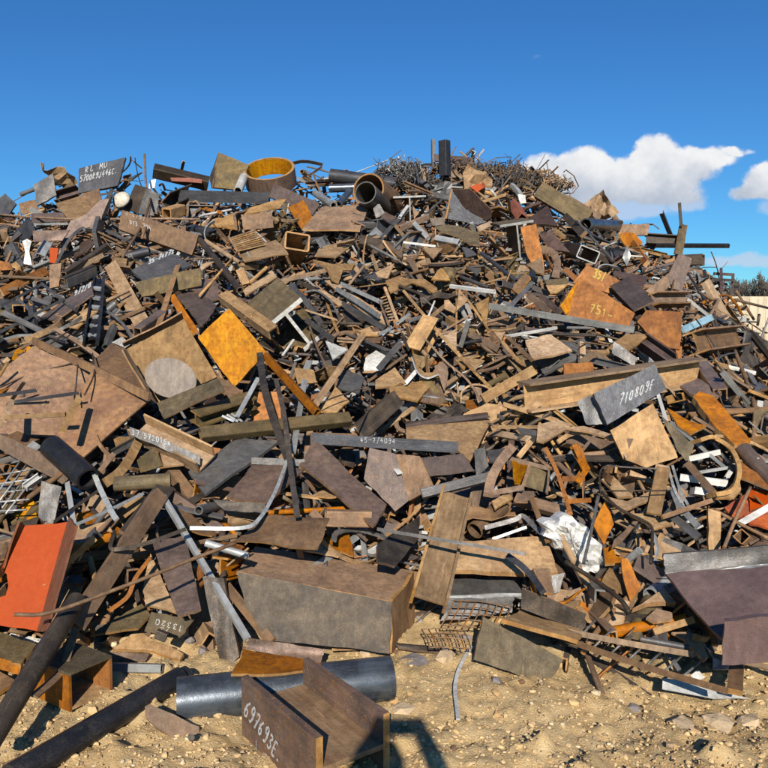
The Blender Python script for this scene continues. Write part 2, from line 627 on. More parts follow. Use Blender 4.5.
def PL(t, name, label, mat, pts, lift=.12, n='S', th=.014, parent=None, dims=None, cat=None, warp=.010):
    """plate whose outline corners are seen at these photo points; its distance is that of the heap under it"""
    px = [tp(t, p) for p in pts]
    cx = sum(p[0] for p in px) / len(px)
    cy = sum(p[1] for p in px) / len(px)
    if any(len(p) > 2 for p in pts):
        s0 = surf(cx, cy) - lift
        P3 = [EYE + ray(*q) * (s0 - (p[2] if len(p) > 2 else 0)) for q, p in zip(px, pts)]
        nv = Vector()
        for i in range(len(P3)):
            nv += P3[i].cross(P3[(i + 1) % len(P3)])
        nv.normalize()
        C = sum(P3, Vector()) / len(P3)
        if nv.dot(EYE - C) < 0:
            nv = -nv
        if len(P3) > 4 or th > .009:            # a plate is flat: drop every corner onto the mean plane
            D0 = (C - EYE).dot(nv)
            P3 = [EYE + ray(*q) * (D0 / ray(*q).dot(nv)) for q in px]
    else:
        nv = Vector(NORMALS[n] if isinstance(n, str) else n).normalized()
        C = at(cx, cy, lift)
        P3 = []
        D0 = (C - EYE).dot(nv)
        for q in px:
            r = ray(*q)
            k = r.dot(nv)
            s = D0 / k if abs(k) > .08 else (C - EYE).dot(FW)
            sc = (C - EYE).dot(FW)
            s = min(max(s, sc - .9), sc + .9)
            P3.append(EYE + r * s)
    V, Fc, mt, sm, c = plate_mesh(P3, nv, th, warp=warp)
    me = new_mesh(name, V, Fc, mt, sm)
    o = link(name, me, mat, parent, label if parent is None or label else None, (cat or cat_of(name)) if parent is None else None)
    o.location = c - (parent.location if parent else Vector())
    raster(px, min((p - EYE).dot(FW) for p in P3))
    o_plane[o.name] = (c, nv)
    return o


o_plane = {}


def box_section(u0, u1, v0, v1):
    return [(u0, v0), (u1, v0), (u1, v1), (u0, v1)]


def extrude(loop, L, inner=None, bend=0.0, seg=1, smooth=False):
    """straight bar of the given section along local z; inner loop makes it hollow"""
    V, Fc, mt, sm = [], [], [], []
    n = len(loop)
    nz = seg + 1

    def rows(lp):
        b = len(V)
        for k in range(nz):
            f = k / seg
            z = L * f
            off = bend * 4 * f * (1 - f)
            for (a, c) in lp:
                V.append((a + off, c, z))
        return b
    b0 = rows(loop)
    for k in range(seg):
        for i in range(n):
            j = (i + 1) % n
            Fc.append((b0 + k * n + i, b0 + k * n + j, b0 + (k + 1) * n + j, b0 + (k + 1) * n + i))
            mt.append(0)
            sm.append(smooth)
    e0, e1 = b0, b0 + seg * n
    if inner is None:
        Fc.append(tuple(e0 + i for i in range(n - 1, -1, -1)))
        Fc.append(tuple(e1 + i for i in range(n)))
        mt += [1, 1]
        sm += [False, False]
    else:
        b1 = rows(inner)
        for k in range(seg):
            for i in range(n):
                j = (i + 1) % n
                Fc.append((b1 + k * n + j, b1 + k * n + i, b1 + (k + 1) * n + i, b1 + (k + 1) * n + j))
                mt.append(0)
                sm.append(smooth)
        f1 = b1 + seg * n
        # separate rim vertices keep the end faces crisp
        for (a0, a1, flip) in ((e0, b1, True), (e1, f1, False)):
            q = len(V)
            V.extend([V[a0 + i] for i in range(n)])
            V.extend([V[a1 + i] for i in range(n)])
            for i in range(n):
                j = (i + 1) % n
                f = (q + i, q + j, q + n + j, q + n + i)
                Fc.append(f[::-1] if flip else f)
                mt.append(1)
                sm.append(False)
    return V, Fc, mt, sm


def circle(r, n=20):
    return [(r * math.cos(2 * math.pi * i / n), r * math.sin(2 * math.pi * i / n)) for i in range(n)]


def rrect(w, h, r, k=3):
    out = []
    for cx, cy, a0 in ((w / 2 - r, h / 2 - r, 0), (-w / 2 + r, h / 2 - r, 90), (-w / 2 + r, -h / 2 + r, 180), (w / 2 - r, -h / 2 + r, 270)):
        for i in range(k + 1):
            a = math.radians(a0 + 90 * i / k)
            out.append((cx + r * math.cos(a), cy + r * math.sin(a)))
    return out


def section_parts(sec, w, h, t):
    """list of (part name, outer loop, inner loop, smooth)"""
    if sec == 'I':
        return [('flange', box_section(-w / 2, w / 2, h / 2 - t, h / 2), None, False),
                ('flange', box_section(-w / 2, w / 2, -h / 2, -h / 2 + t), None, False),
                ('web', box_section(-t * .35, t * .35, -h / 2 + t, h / 2 - t), None, False)]
    if sec == 'C':
        return [('web', box_section(-w / 2, w / 2, h / 2 - t, h / 2), None, False),
                ('flange', box_section(-w / 2, -w / 2 + t, -h / 2, h / 2 - t), None, False),
                ('flange', box_section(w / 2 - t, w / 2, -h / 2, h / 2 - t), None, False)]
    if sec == 'L':
        return [('bar', [(-w / 2, h / 2), (-w / 2, -h / 2), (-w / 2 + t, -h / 2), (-w / 2 + t, h / 2 - t), (w / 2, h / 2 - t), (w / 2, h / 2)], None, False)]
    if sec == 'T':
        return [('bar', [(-w / 2, h / 2 - t), (-t / 2, h / 2 - t), (-t / 2, -h / 2), (t / 2, -h / 2), (t / 2, h / 2 - t), (w / 2, h / 2 - t), (w / 2, h / 2), (-w / 2, h / 2)], None, False)]
    if sec == 'box':
        r = min(w, h) * .12
        return [('bar', rrect(w, h, r), rrect(w - 2 * t, h - 2 * t, r * .5), False)]
    if sec == 'pipe':
        return [('bar', circle(w / 2, 28), circle(w / 2 - t, 28), True)]
    if sec == 'round':
        return [('bar', circle(w / 2, 10), None, True)]
    return [('bar', box_section(-w / 2, w / 2, -h / 2, h / 2), None, False)]


def place_section(name, label, mat, sec, O, u, v, a, L, w, h, th, parent=None, bend=0.0, cap=None):
    M = Matrix((u, v, a)).transposed().to_4x4()
    M.translation = O
    parts = section_parts(sec, w, h, th)
    seg = 8 if bend else 1
    if len(parts) == 1:
        _, lo, inn, sm = parts[0]
        me = new_mesh(name, *extrude(lo, L, inn, bend, seg, sm))
        root = link(name, me, mat, parent, label, cat_of(name) if parent is None else None)
    else:
        root = link(name, None, None, parent, label, cat_of(name) if parent is None else None)
        for pn, lo, inn, sm in parts:
            link(pn, new_mesh(pn, *extrude(lo, L, inn, bend, seg, sm)), mat, root)
    if parent is not None:
        root.matrix_local = Matrix.Translation(-parent.location) @ M
    else:
        root.matrix_world = M
    if cap:                                      # paint on the sawn end, a 2 mm skin
        V, Fc, mt, sm2 = [], [], [], []
        for pn, lo, inn, sm in parts:
            v1, f1, m1, s1 = extrude(lo, .003, inn, 0, 1, False)
            b = len(V)
            V += [(p[0], p[1], p[2] - .0035) for p in v1]
            Fc += [tuple(i + b for i in f) for f in f1]
        me = new_mesh('painted_end', V, Fc)
        me.materials.append(MATS[cap])
        link('painted_end', me, None, root)
    cs = [O + u * (su * w / 2) + v * (sv * h / 2) + a * l for su in (-1, 1) for sv in (-1, 1) for l in (0, L)]
    pj = [project(p) for p in cs]
    raster(hull([(p[0], p[1]) for p in pj]), min(p[2] for p in pj))
    return root


def BM(t, name, label, mat, sec, p0, p1, w, h=None, roll=0, lift=(.12, .12), th=None, parent=None, bend=0.0, cap=None):
    """rolled section lying between two photo points at the depth of the heap there"""
    if not isinstance(lift, tuple):
        lift = (lift, lift)
    A, B = at(*tp(t, p0), lift[0]), at(*tp(t, p1), lift[1])
    mid = (A + B) / 2
    k = (mid - EYE).dot(FW) / 768 * TS[t][2]
    w *= k
    h = w if h is None else h * k
    a = (B - A)
    L = a.length
    a.normalize()
    v = (EYE - mid)
    v = (v - a * v.dot(a)).normalized()
    u = v.cross(a)
    c, s = math.cos(math.radians(roll)), math.sin(math.radians(roll))
    u, v = u * c + v * s, v * c - u * s
    if th is None:
        th = max(.006, min(.016, min(w, h) * .14))
    o = place_section(name, label, mat, sec, A, u, v, a, L, w, h, th, parent, bend, cap)
    o_plane[o.name] = (A + v * (h / 2), v.copy())
    return o


def BX(t, name, label, mat, sec, p, f, wv, L, w, h, lift=.15, th=.015, cap=None):
    """section whose sawn end faces us at a photo point; f and wv are its two section directions in the yard"""
    f = Vector(f).normalized()
    wv = Vector(wv)
    wv = (wv - f * wv.dot(f)).normalized()
    a = f.cross(wv)
    O = at(*tp(t, p), lift)
    if a.dot(O - EYE) < 0:
        f = -f
        a = -a
    return place_section(name, label, mat, sec, O, f, wv, a, L, w, h, th, None, 0, cap)


def curve_pts(P, per=6):
    """Catmull-Rom through the points"""
    if len(P) == 2:
        return list(P)
    Q = [P[0] * 2 - P[1]] + list(P) + [P[-1] * 2 - P[-2]]
    out = []
    for i in range(1, len(Q) - 2):
        p0, p1, p2, p3 = Q[i - 1:i + 3]
        for k in range(per):
            s = k / per
            out.append(.5 * ((2 * p1) + (p2 - p0) * s + (2 * p0 - 5 * p1 + 4 * p2 - p3) * s * s + (3 * p1 - p0 - 3 * p2 + p3) * s ** 3))
    out.append(P[-1])
    return out


def sweep(P, prof, ref, closed=True):
    """profile swept along a polyline; ref is the direction the profile's second axis keeps near"""
    V, Fc = [], []
    n = len(prof)
    for i, p in enumerate(P):
        a = (P[min(i + 1, len(P) - 1)] - P[max(i - 1, 0)]).normalized()
        v = (ref - a * ref.dot(a))
        v = v.normalized() if v.length > 1e-5 else a.orthogonal().normalized()
        u = v.cross(a)
        for (x, y) in prof:
            V.append(p + u * x + v * y)
    for i in range(len(P) - 1):
        for k in range(n):
            j = (k + 1) % n
            Fc.append((i * n + k, i * n + j, (i + 1) * n + j, (i + 1) * n + k))
    Fc.append(tuple(range(n - 1, -1, -1)))
    e = (len(P) - 1) * n
    Fc.append(tuple(e + k for k in range(n)))
    return V, Fc


def SW(t, name, label, mat, pts, w, h=None, lift=.14, roll=0, parent=None, sharp=False):
    """bent rod (h None) or bent flat strip along photo points"""
    P = []
    for p in pts:
        P.append(at(*tp(t, p), p[2] if len(p) > 2 else lift))
    # keep neighbouring points at similar depth so that a bar stays a bar
    c = sum(P, Vector()) / len(P)
    k = (c - EYE).dot(FW) / 768 * TS[t][2]
    C = P if sharp else curve_pts(P)
    w *= k
    ref = (EYE - c).normalized()
    if roll:
        ax = (P[-1] - P[0]).normalized()
        ref = Matrix.Rotation(math.radians(roll), 3, ax) @ ref
    prof = circle(w / 2, 8) if h is None else box_section(-w / 2, w / 2, -h * k / 2, h * k / 2)
    V, Fc = sweep([p - c for p in C], prof, ref)
    me = new_mesh(name, V, Fc, None, [h is None] * (len(Fc) - 2) + [False, False])
    o = link(name, me, mat, parent, label, cat_of(name) if parent is None else None)
    o.location = c - (parent.location if parent else Vector())
    q = [project(p) for p in C]
    pw = max(1.2, w / 2 / k * TS[t][2])
    for a, b in zip(q[:-1], q[1:]):
        d = Vector((b[0] - a[0], b[1] - a[1]))
        if d.length > 1e-3:
            nn = Vector((-d.y, d.x)).normalized() * pw
            raster([(a[0] + nn.x, a[1] + nn.y), (b[0] + nn.x, b[1] + nn.y), (b[0] - nn.x, b[1] - nn.y), (a[0] - nn.x, a[1] - nn.y)], min(a[2], b[2]))
    return o


def TH(name, label, t, p, cat=None, lift=0.0):
    """an Empty that carries the parts of one thing"""
    o = link(name, None, None, None, label, cat or cat_of(name))
    o.location = at(*tp(t, p), lift)
    return o


STROKES = {
    '0': [[(.5, 1), (.2, .85), (.12, .5), (.25, .1), (.5, 0), (.8, .15), (.88, .5), (.75, .9), (.5, 1)]],
    '1': [[(.3, .8), (.55, 1), (.5, 0)]],
    '2': [[(.15, .8), (.4, 1), (.75, .9), (.75, .6), (.15, 0), (.9, .03)]],
    '3': [[(.15, .9), (.5, 1), (.8, .8), (.45, .55), (.85, .3), (.5, 0), (.12, .12)]],
    '4': [[(.6, 1), (.1, .4), (.9, .42)], [(.65, .7), (.62, 0)]],
    '5': [[(.85, 1), (.25, .97), (.2, .58), (.6, .62), (.85, .3), (.5, 0), (.12, .08)]],
    '6': [[(.75, 1), (.3, .7), (.13, .3), (.4, 0), (.75, .12), (.78, .4), (.45, .5), (.18, .3)]],
    '7': [[(.1, .95), (.88, 1), (.4, 0)], [(.3, .5), (.75, .55)]],
    '8': [[(.5, .53), (.2, .75), (.5, 1), (.8, .78), (.5, .53), (.15, .25), (.5, 0), (.85, .25), (.5, .53)]],
    '9': [[(.8, .75), (.5, .5), (.18, .7), (.45, 1), (.8, .85), (.78, .4), (.5, 0), (.25, .05)]],
    'F': [[(.2, 0), (.25, 1), (.9, 1)], [(.22, .52), (.7, .55)]],
    'E': [[(.85, 1), (.25, .98), (.2, 0), (.85, .02)], [(.22, .52), (.7, .54)]],
    'R': [[(.18, 0), (.22, 1), (.7, .95), (.75, .65), (.22, .5), (.85, 0)]],
    'L': [[(.3, 1), (.2, 0), (.8, .04)]],
    'M': [[(.1, 0), (.2, 1), (.5, .35), (.82, 1), (.9, 0)]],
    'U': [[(.15, 1), (.18, .2), (.5, 0), (.8, .2), (.85, 1)]],
    'C': [[(.85, .85), (.5, 1), (.15, .5), (.45, 0), (.88, .12)]],
    'A': [[(.1, 0), (.5, 1), (.9, 0)], [(.25, .4), (.75, .4)]],
    'V': [[(.1, 1), (.5, 0), (.9, 1)]],
    '.': [[(.3, .0), (.5, .06)]],
    '-': [[(.1, .5), (.9, .5)]],
    '/': [[(.2, -.1), (.8, 1.05)]],
    'J': [[(.75, 1), (.7, .1), (.4, -.1), (.1, .15)], [(.05, .2), (.3, .2)]],
}


def TXT(parent, plane, text, t, p0, p1, up, wid=.15, mat='chalk', fill=.74):
    """chalk strokes on a face: baseline from p0 to p1, up = the height vector, all as seen on the photo, laid on the face plane"""
    wid *= .7
    c, n = plane
    x0, y0 = tp(t, p0)
    x1, y1 = tp(t, p1)
    s = TS[t][2]
    ux, uy = up[0] * s, up[1] * s
    m = len(text)
    off = n * (.004 if n.dot(EYE - c) > 0 else -.004)
    D = (c + off - EYE).dot(n)

    def pt(fx, fy):
        qx = x0 + (x1 - x0) * fx + ux * fy
        qy = y0 + (y1 - y0) * fx + uy * fy
        r = ray(qx, qy)
        return EYE + r * (D / r.dot(n))
    V, Fc = [], []
    for i, ch in enumerate(text):
        if ch == ' ':
            continue
        jx, jy, sc = RNG.uniform(-.05, .05), RNG.uniform(-.07, .07), RNG.uniform(.88, 1.1)
        for st in STROKES[ch]:
            P = [pt((i + .1 + fill * (x * sc + jx)) / m, y * sc + jy) for x, y in st]
            if len(P) > 2:
                P = curve_pts(P, 4)
            hgt = (pt(0, 1) - pt(0, 0)).length
            for a, b in zip(P[:-1], P[1:]):
                d = b - a
                if d.length < 1e-5:
                    continue
                sd = d.cross(n).normalized() * hgt * wid * .5 * RNG.uniform(.75, 1.2)
                e = d.normalized() * hgt * wid * .25
                k = len(V)
                V += [a - e + sd, a - e - sd, b + e - sd, b + e + sd]
                Fc.append((k, k + 1, k + 2, k + 3))
    # strokes cross each other: stack them a hair apart so that no two lie in one plane
    for q in range(0, len(V), 4):
        for z in range(4):
            V[q + z] = V[q + z] + off.normalized() * (.00006 * (q // 4))
    M = parent.matrix_world.copy() if parent.parent is None else None
    bpy.context.view_layer.update()
    M = parent.matrix_world.inverted()
    me = new_mesh('chalk_writing', [M @ v for v in V], Fc)
    o = link('chalk_writing', me, mat, parent)
    return o

# ------------------------------------------------------------------ ground
GX = []


def ground_z(x, y):
    xs, ys, Z = GX[0]
    return float(Z[min(len(ys) - 1, int(np.searchsorted(ys, y))), min(len(xs) - 1, int(np.searchsorted(xs, x)))])


def build_ground():
    def axis(lo, hi, d0, d1, step, far):
        a = list(np.arange(d0, d1, step))
        x, s = d0, step
        pre = []
        while x > lo:
            s *= far
            x -= s
            pre.append(max(x, lo))
        x, s = a[-1], step
        post = []
        while x < hi:
            s *= far
            x += s
            post.append(min(x, hi))
        return np.array(pre[::-1] + a + post)
    xs = axis(-1500, 1500, -4.2, 4.6, .022, 1.25)
    ys = axis(-400, 2600, 1.9, 5.2, .02, 1.25)
    X, Y = np.meshgrid(xs, ys)
    r = np.random.RandomState(4)

    def vnoise(f, seed):
        g = np.random.RandomState(seed).rand(512, 512)
        u, v = X * f + 200.3, Y * f + 200.7
        iu, iv = np.floor(u).astype(int), np.floor(v).astype(int)
        fu, fv = u - iu, v - iv
        fu, fv = fu * fu * (3 - 2 * fu), fv * fv * (3 - 2 * fv)
        q = lambda i, j: g[i % 512, j % 512]
        return (q(iu, iv) * (1 - fu) + q(iu + 1, iv) * fu) * (1 - fv) + (q(iu, iv + 1) * (1 - fu) + q(iu + 1, iv + 1) * fu) * fv - .5
    near = np.clip(1 - np.maximum(np.abs(X) - 5, 0) / 6, 0, 1) * np.clip(1 - np.maximum(Y - 6, 0) / 8, 0, 1) * np.clip((Y + 3) / 4, 0, 1)
    Z = vnoise(1.3, 1) * .06 + vnoise(4.1, 2) * .04 + vnoise(9.7, 3) * .034 + vnoise(19, 4) * .026 + vnoise(33, 5) * .016
    bank = np.interp(X, [-8, -3.2, -2, -1, 0, .6, 1.0, 1.5, 3, 6, 9], [3.1, 3.2, 3.4, 3.75, 4.0, 4.0, 3.72, 3.55, 3.35, 3.5, 5])
    Z = Z + np.clip((Y - bank + .35) / .5, 0, 1) ** 2 * .055
    clod = np.maximum(vnoise(11, 6) - .05, 0) * np.maximum(vnoise(4, 7) + .2, 0) * .34
    Z = (Z + clod + r.normal(0, .0045, Z.shape)) * near
    Z -= .012
    GX.append((xs, ys, Z))
    V = np.stack([X, Y, Z], -1).reshape(-1, 3)
    ny, nx = X.shape
    idx = np.arange(ny * nx).reshape(ny, nx)
    F = np.stack([idx[:-1, :-1], idx[:-1, 1:], idx[1:, 1:], idx[1:, :-1]], -1).reshape(-1, 4)
    me = bpy.data.meshes.new('ground')
    me.vertices.add(len(V))
    me.vertices.foreach_set('co', V.ravel())
    me.loops.add(F.size)
    me.loops.foreach_set('vertex_index', F.ravel())
    me.polygons.add(len(F))
    me.polygons.foreach_set('loop_start', np.arange(0, F.size, 4))
    me.polygons.foreach_set('loop_total', np.full(len(F), 4))
    me.update(calc_edges=True)
    link('ground', me, 'sand', None, 'sandy yard ground strewn with gravel', None, None, 'structure')


build_ground()


def ico(seed, squash=.7):
    r = random.Random(seed)
    g = (1 + 5 ** .5) / 2
    v = [(-1, g, 0), (1, g, 0), (-1, -g, 0), (1, -g, 0), (0, -1, g), (0, 1, g), (0, -1, -g), (0, 1, -g), (g, 0, -1), (g, 0, 1), (-g, 0, -1), (-g, 0, 1)]
    f = [(0, 11, 5), (0, 5, 1), (0, 1, 7), (0, 7, 10), (0, 10, 11), (1, 5, 9), (5, 11, 4), (11, 10, 2), (10, 7, 6), (7, 1, 8),
         (3, 9, 4), (3, 4, 2), (3, 2, 6), (3, 6, 8), (3, 8, 9), (4, 9, 5), (2, 4, 11), (6, 2, 10), (8, 6, 7), (9, 8, 1)]
    vv = []
    for p in v:
        s = r.uniform(.65, 1.15) / 1.9
        vv.append((p[0] * s, p[1] * s * r.uniform(.8, 1), p[2] * s * squash))
    return vv, f


def loose(name, V, F, tones, mat, label, kind='stuff'):
    """many small pieces as one mesh with a colour per piece"""
    V = np.asarray(V, float)
    me = bpy.data.meshes.new(name)
    me.from_pydata(V.tolist(), [], F)
    at_ = me.color_attributes.new('tone', 'FLOAT_COLOR', 'POINT')
    at_.data.foreach_set('color', np.asarray(tones, float).ravel())
    me.update()
    return link(name, me, mat, None, label, None, None, kind)


def build_gravel():
    r = random.Random(8)
    V, F, T = [], [], []
    shapes = [ico(k) for k in range(8)]
    cols = [(.55, .36, .16), (.60, .41, .19), (.52, .34, .145), (.45, .28, .12), (.62, .47, .27), (.31, .21, .12), (.56, .37, .16)]
    for k in range(8500):
        row = 640 + 145 * r.random() ** .8
        px = r.uniform(-70, 838)
        rr = ray(px, row)
        s = 1.6 / -rr.z
        x, y = rr.x * s, rr.y * s
        if heap(x, y) > .35:
            continue
        sz = .0024 + .0048 * r.random() ** 3 + (.014 * r.random() if r.random() < .02 else 0)
        clod = k % 7 == 0
        if clod:                        # crumbs of the same packed earth
            sz = .0035 + .009 * r.random() ** 2.5
        a = r.uniform(0, 6.28)
        ca, sa = math.cos(a), math.sin(a)
        v, f = shapes[k % 8]
        b = len(V)
        z = max(heap(x, y), 0) + ground_z(x, y) - .002 + r.uniform(0, .004)
        c = (.56, .38, .18) if clod else cols[r.randrange(7)]
        if r.random() < .03:
            c = (.16, .08, .04)         # flakes of rust
        g = r.uniform(.8, 1.15)
        for p in v:
            V.append((x + (p[0] * ca - p[1] * sa) * sz * 1.5, y + (p[0] * sa + p[1] * ca) * sz * 1.5, z + p[2] * sz * 1.5))
            T.append((c[0] * g, c[1] * g, c[2] * g, 1))
        F += [tuple(i + b for i in q) for q in f]
    loose('gravel', V, F, T, 'pebbles', 'loose gravel and grit scattered over the sandy ground')


build_gravel()

# ------------------------------------------------------------------ wall and bare trees beyond the heap
wall = link('concrete_wall', None, None, None, 'long pale concrete panel wall behind the scrap heap', 'wall')
wall.location = (0, 29, 0)
pm = None
for k in range(30):
    if pm is None:
        V, Fc, mt, sm = [], [], [], []
        w, h, d = 2.96, 2.85, .14
        V = [(0, 0, 0), (w, 0, 0), (w, d, 0), (0, d, 0), (0, 0, h), (w, 0, h), (w, d, h), (0, d, h)]
        Fc = [(0, 3, 2, 1), (4, 5, 6, 7), (0, 1, 5, 4), (1, 2, 6, 5), (2, 3, 7, 6), (3, 0, 4, 7)]
        for i in range(9):     # ribs cast into the face
            x = .18 + i * .31
            b = len(V)
            V += [(x, -.025, .05), (x + .1, -.025, .05), (x + .1, -.001, .05), (x, -.001, .05), (x, -.025, h - .1), (x + .1, -.025, h - .1), (x + .1, -.001, h - .1), (x, -.001, h - .1)]
            Fc += [tuple(q + b for q in f) for f in [(0, 3, 2, 1), (4, 5, 6, 7), (0, 1, 5, 4), (1, 2, 6, 5), (2, 3, 7, 6), (3, 0, 4, 7)]]
        pm = new_mesh('panel', V, Fc)
    o = link('panel', pm, 'concrete', wall)
    o.location = (-42 + k * 3.0, 0, (k * 37 % 5) * .008)


def bare_tree(label, x, y, hgt, seed):
    r = random.Random(seed)
    root = link('bare_tree', None, None, None, label, 'tree')
    root.location = (x, y, 0)
    tv, tf, cv, cf = [], [], [], []

    def limb(V, F, a, b, r0, r1):
        P = [a, (a + b) / 2 + Vector((r.uniform(-.08, .08), r.uniform(-.08, .08), r.uniform(-.04, .06))) * (b - a).length, b]
        k = len(V)
        for i, p in enumerate(P):
            rr = r0 + (r1 - r0) * i / 2
            for j in range(4):
                V.append(p + Vector((math.cos(j * 1.57) * rr, math.sin(j * 1.57) * rr, 0)))
        for i in range(2):
            for j in range(4):
                q = (j + 1) % 4
                F.append((k + i * 4 + j, k + i * 4 + q, k + i * 4 + 4 + q, k + i * 4 + 4 + j))

    def grow(a, d, L, rad, lev):
        b = a + d * L
        if lev < 2:
            limb(tv, tf, a, b, rad, rad * .65)
        else:
            limb(cv, cf, a, b, rad, rad * .6)
        if lev >= 6:
            return
        for k in range(3 if lev < 5 else 4):
            nd = (d + Vector((r.gauss(0, .55), r.gauss(0, .55), r.gauss(.12, .35)))).normalized()
            grow(a + d * L * r.uniform(.55, 1), nd, L * r.uniform(.6, .82), max(.022, rad * .6), lev + 1)
    for k in range(3):
        grow(Vector((r.uniform(-.2, .2), r.uniform(-.2, .2), 0)), Vector((r.uniform(-.3, .3), r.uniform(-.3, .3), 1)).normalized(), hgt * .26, hgt * .02, 0)
    link('trunk', new_mesh('trunk', tv, tf), 'bark', root)
    link('crown', new_mesh('crown', cv, cf), 'bark', root)


bare_tree('bushy leafless tree rising above the concrete wall', 22.3, 46, 7.0, 3)
bare_tree('thin leafless tree with sparse twigs behind the concrete wall', 22.8, 50, 7.2, 5)
bare_tree('low wide leafless shrub tree beyond the wall, outermost of the trees', 25.2, 47, 6.4, 9)

# ------------------------------------------------------------------ pieces one can pick out, top of the heap first
# ---- crest, left part
o = PL('A', 'steel_plate', 'dark grey slab on the crest with two lines of white chalk writing', 'slate', [(303, 109), (482, 66), (452, 176), (300, 204)], .45, 'F', .05, warp=0)
TXT(o, o_plane[o.name], 'RL MU', 'A', (325, 126), (415, 103), (2, -20), .2)
TXT(o, o_plane[o.name], '5700R9J446C.', 'A', (304, 162), (452, 128), (4, -22), .17)
PL('A', 'steel_plate', 'tilted grey plate leaning against the sky beside the chalked slab', 'grey', [(128, 172), (203, 128), (217, 212), (143, 252)], .4, 'F', .03)
PL('A', 'steel_plate', 'dark plate corner poking above the crest at its far end', 'slate', [(-20, 235), (20, 205), (62, 245), (30, 290), (-20, 280)], .35, 'F', .03)
PL('A', 'steel_plate', 'brown plate behind the tilted grey crest plate', 'brown', [(70, 245), (135, 228), (150, 270), (85, 285)], .25, 'F')
BM('A', 'steel_channel', 'short dark channel offcut below the chalked crest slab', 'maroon', 'C', (210, 222), (300, 196), 40, 34, 150, .32)
PL('A', 'steel_plate', 'dusty tan plate under the dark channel near the crest', 'tan', [(213, 243), (318, 212), (358, 272), (330, 310), (262, 305)], .25, 'S')
PL('A', 'steel_plate', 'plain brown plate just beneath the chalked crest slab', 'brown', [(312, 205), (380, 188), (392, 240), (345, 278)], .22, 'F')
b = TH('arched_bracket', 'large arched steel bracket with grey rim below the crest', 'A', (330, 330), lift=.3)
PL('A', 'plate', None, 'purple', [(330, 285), (385, 230), (420, 225), (392, 290), (368, 375), (345, 335), (312, 340), (272, 372), (222, 455), (232, 405), (270, 310)], .32, 'F', .012, b)
SW('A', 'rim', None, 'grey', [(425, 214), (395, 280), (366, 384)], 14, 60, .36, 20, b)
SW('A', 'rim', None, 'grey', [(344, 345), (305, 348), (262, 390), (224, 458)], 10, 60, .36, 0, b)
RD = SW
RD('A', 'steel_rod', 'thin rod standing upright against the sky near the crest', 'brown', [(555, 55), (562, 190), (576, 240), (560, 330), (545, 375)], 9, None, .42)
RD('A', 'steel_rod', 'thin brown rod leaning down over the chalked brown plate', 'brown', [(578, 225), (548, 320), (470, 450)], 9, None, .42)
RD('A', 'steel_rod', 'long thin rod lying level across the upper slope', 'brown', [(-30, 284), (150, 298), (330, 304), (560, 302), (768, 304)], 8, None, .45)
RD('A', 'steel_rod', 'bent dark rod crossing the chalked brown plate', 'dark', [(470, 395), (560, 350), (640, 300), (700, 325), (768, 290)], 7, None, .4)
PL('A', 'steel_plate', 'dark plate with a rusty edge leaning by the cream dome', 'dark', [(520, 170), (562, 182), (532, 282), (476, 262)], .3, 'FL', .05)
PL('A', 'steel_plate', 'grey brown plate leaning behind the chalked brown plate', 'grey', [(562, 186), (612, 207), (602, 292), (530, 282)], .26, 'FR', .02)
o = PL('A', 'steel_plate', 'wide brown plate with faint chalk marks on the upper slope', 'brown', [(468, 268), (762, 365), (737, 442), (455, 342)], .3, 'F', .05, warp=0)
TXT(o, o_plane[o.name], '073 .70A.', 'A', (498, 322), (592, 352), (-2, -16), .16)
TXT(o, o_plane[o.name], '5-4/02', 'A', (480, 288), (560, 310), (0, -12), .12)
BM('A', 'square_tube', 'dark square tube with open end on the crest by the upright rod', 'dark', 'box', (590, 118), (800, 168), 46, 40, 35, (.5, .3))
PL('A', 'steel_plate', 'thin red brown plate lying along the crest tube', 'bar_red', [(650, 136), (775, 150), (775, 166), (658, 157)], .5, 'F')
PL('A', 'paper_tag', 'small white tag hanging on the crest tube', 'white', [(575, 155), (599, 150), (594, 184), (571, 187)], .52, 'F', .004)
BM('A', 'steel_channel', 'dark channel with its open side up beside the crest tag', 'dark', 'C', (650, 240), (735, 205), 50, 60, 160, .35)
BM('A', 'square_tube', 'stubby tan square tube at the end of the chalked brown plate', 'tan', 'box', (640, 285), (695, 268), 44, 40, 20, .32)
SW('A', 'steel_strip', 'tan curled strip beside the stubby square tube', 'tan', [(720, 280), (725, 245), (755, 240), (765, 265), (745, 280)], 8, 24, .3)
o = PL('A', 'steel_plate', 'grey plate with a line of chalk marks half buried on the slope', 'grey', [(505, 500), (645, 424), (735, 480), (600, 538), (555, 545)], .22, 'S', .02, warp=0)
TXT(o, o_plane[o.name], '35-74773', 'A', (568, 478), (668, 436), (4, -18), .18)
PL('A', 'steel_plate', 'long brown web plate under the grey chalk marked plate', 'olive', [(518, 548), (768, 490), (775, 560), (545, 602)], .16, 'F', .02)
BM('A', 'flat_bar', 'broad bright tan flat bar sloping beside the black rungs', 'tan', 'flat', (425, 478), (552, 715), 56, 10, 8, .3)
lad = TH('black_ladder', 'black ladder section with pale rungs sunk in the slope', 'A', (360, 650), lift=.3)
SW('A', 'rail', None, 'black', [(362, 532), (342, 650), (322, 775)], 8, 30, .3, 0, lad)
SW('A', 'rail', None, 'black', [(398, 532), (388, 650), (374, 775)], 12, 30, .3, 0, lad)
PL('A', 'back', None, 'black', [(366, 530), (396, 530), (374, 770), (326, 770)], .26, 'S', .01, lad)
for k in range(6):
    y = 568 + k * 36
    SW('A', 'rung', None, 'galv', [(358 - k * 6, y), (393 - k * 4, y + 5)], 9, 22, .3, 25, lad)
BM('A', 'flat_bar', 'narrow upright brown bar beside the open box section', 'brown', 'L', (686, 488), (612, 722), 22, 22, 30, .35)
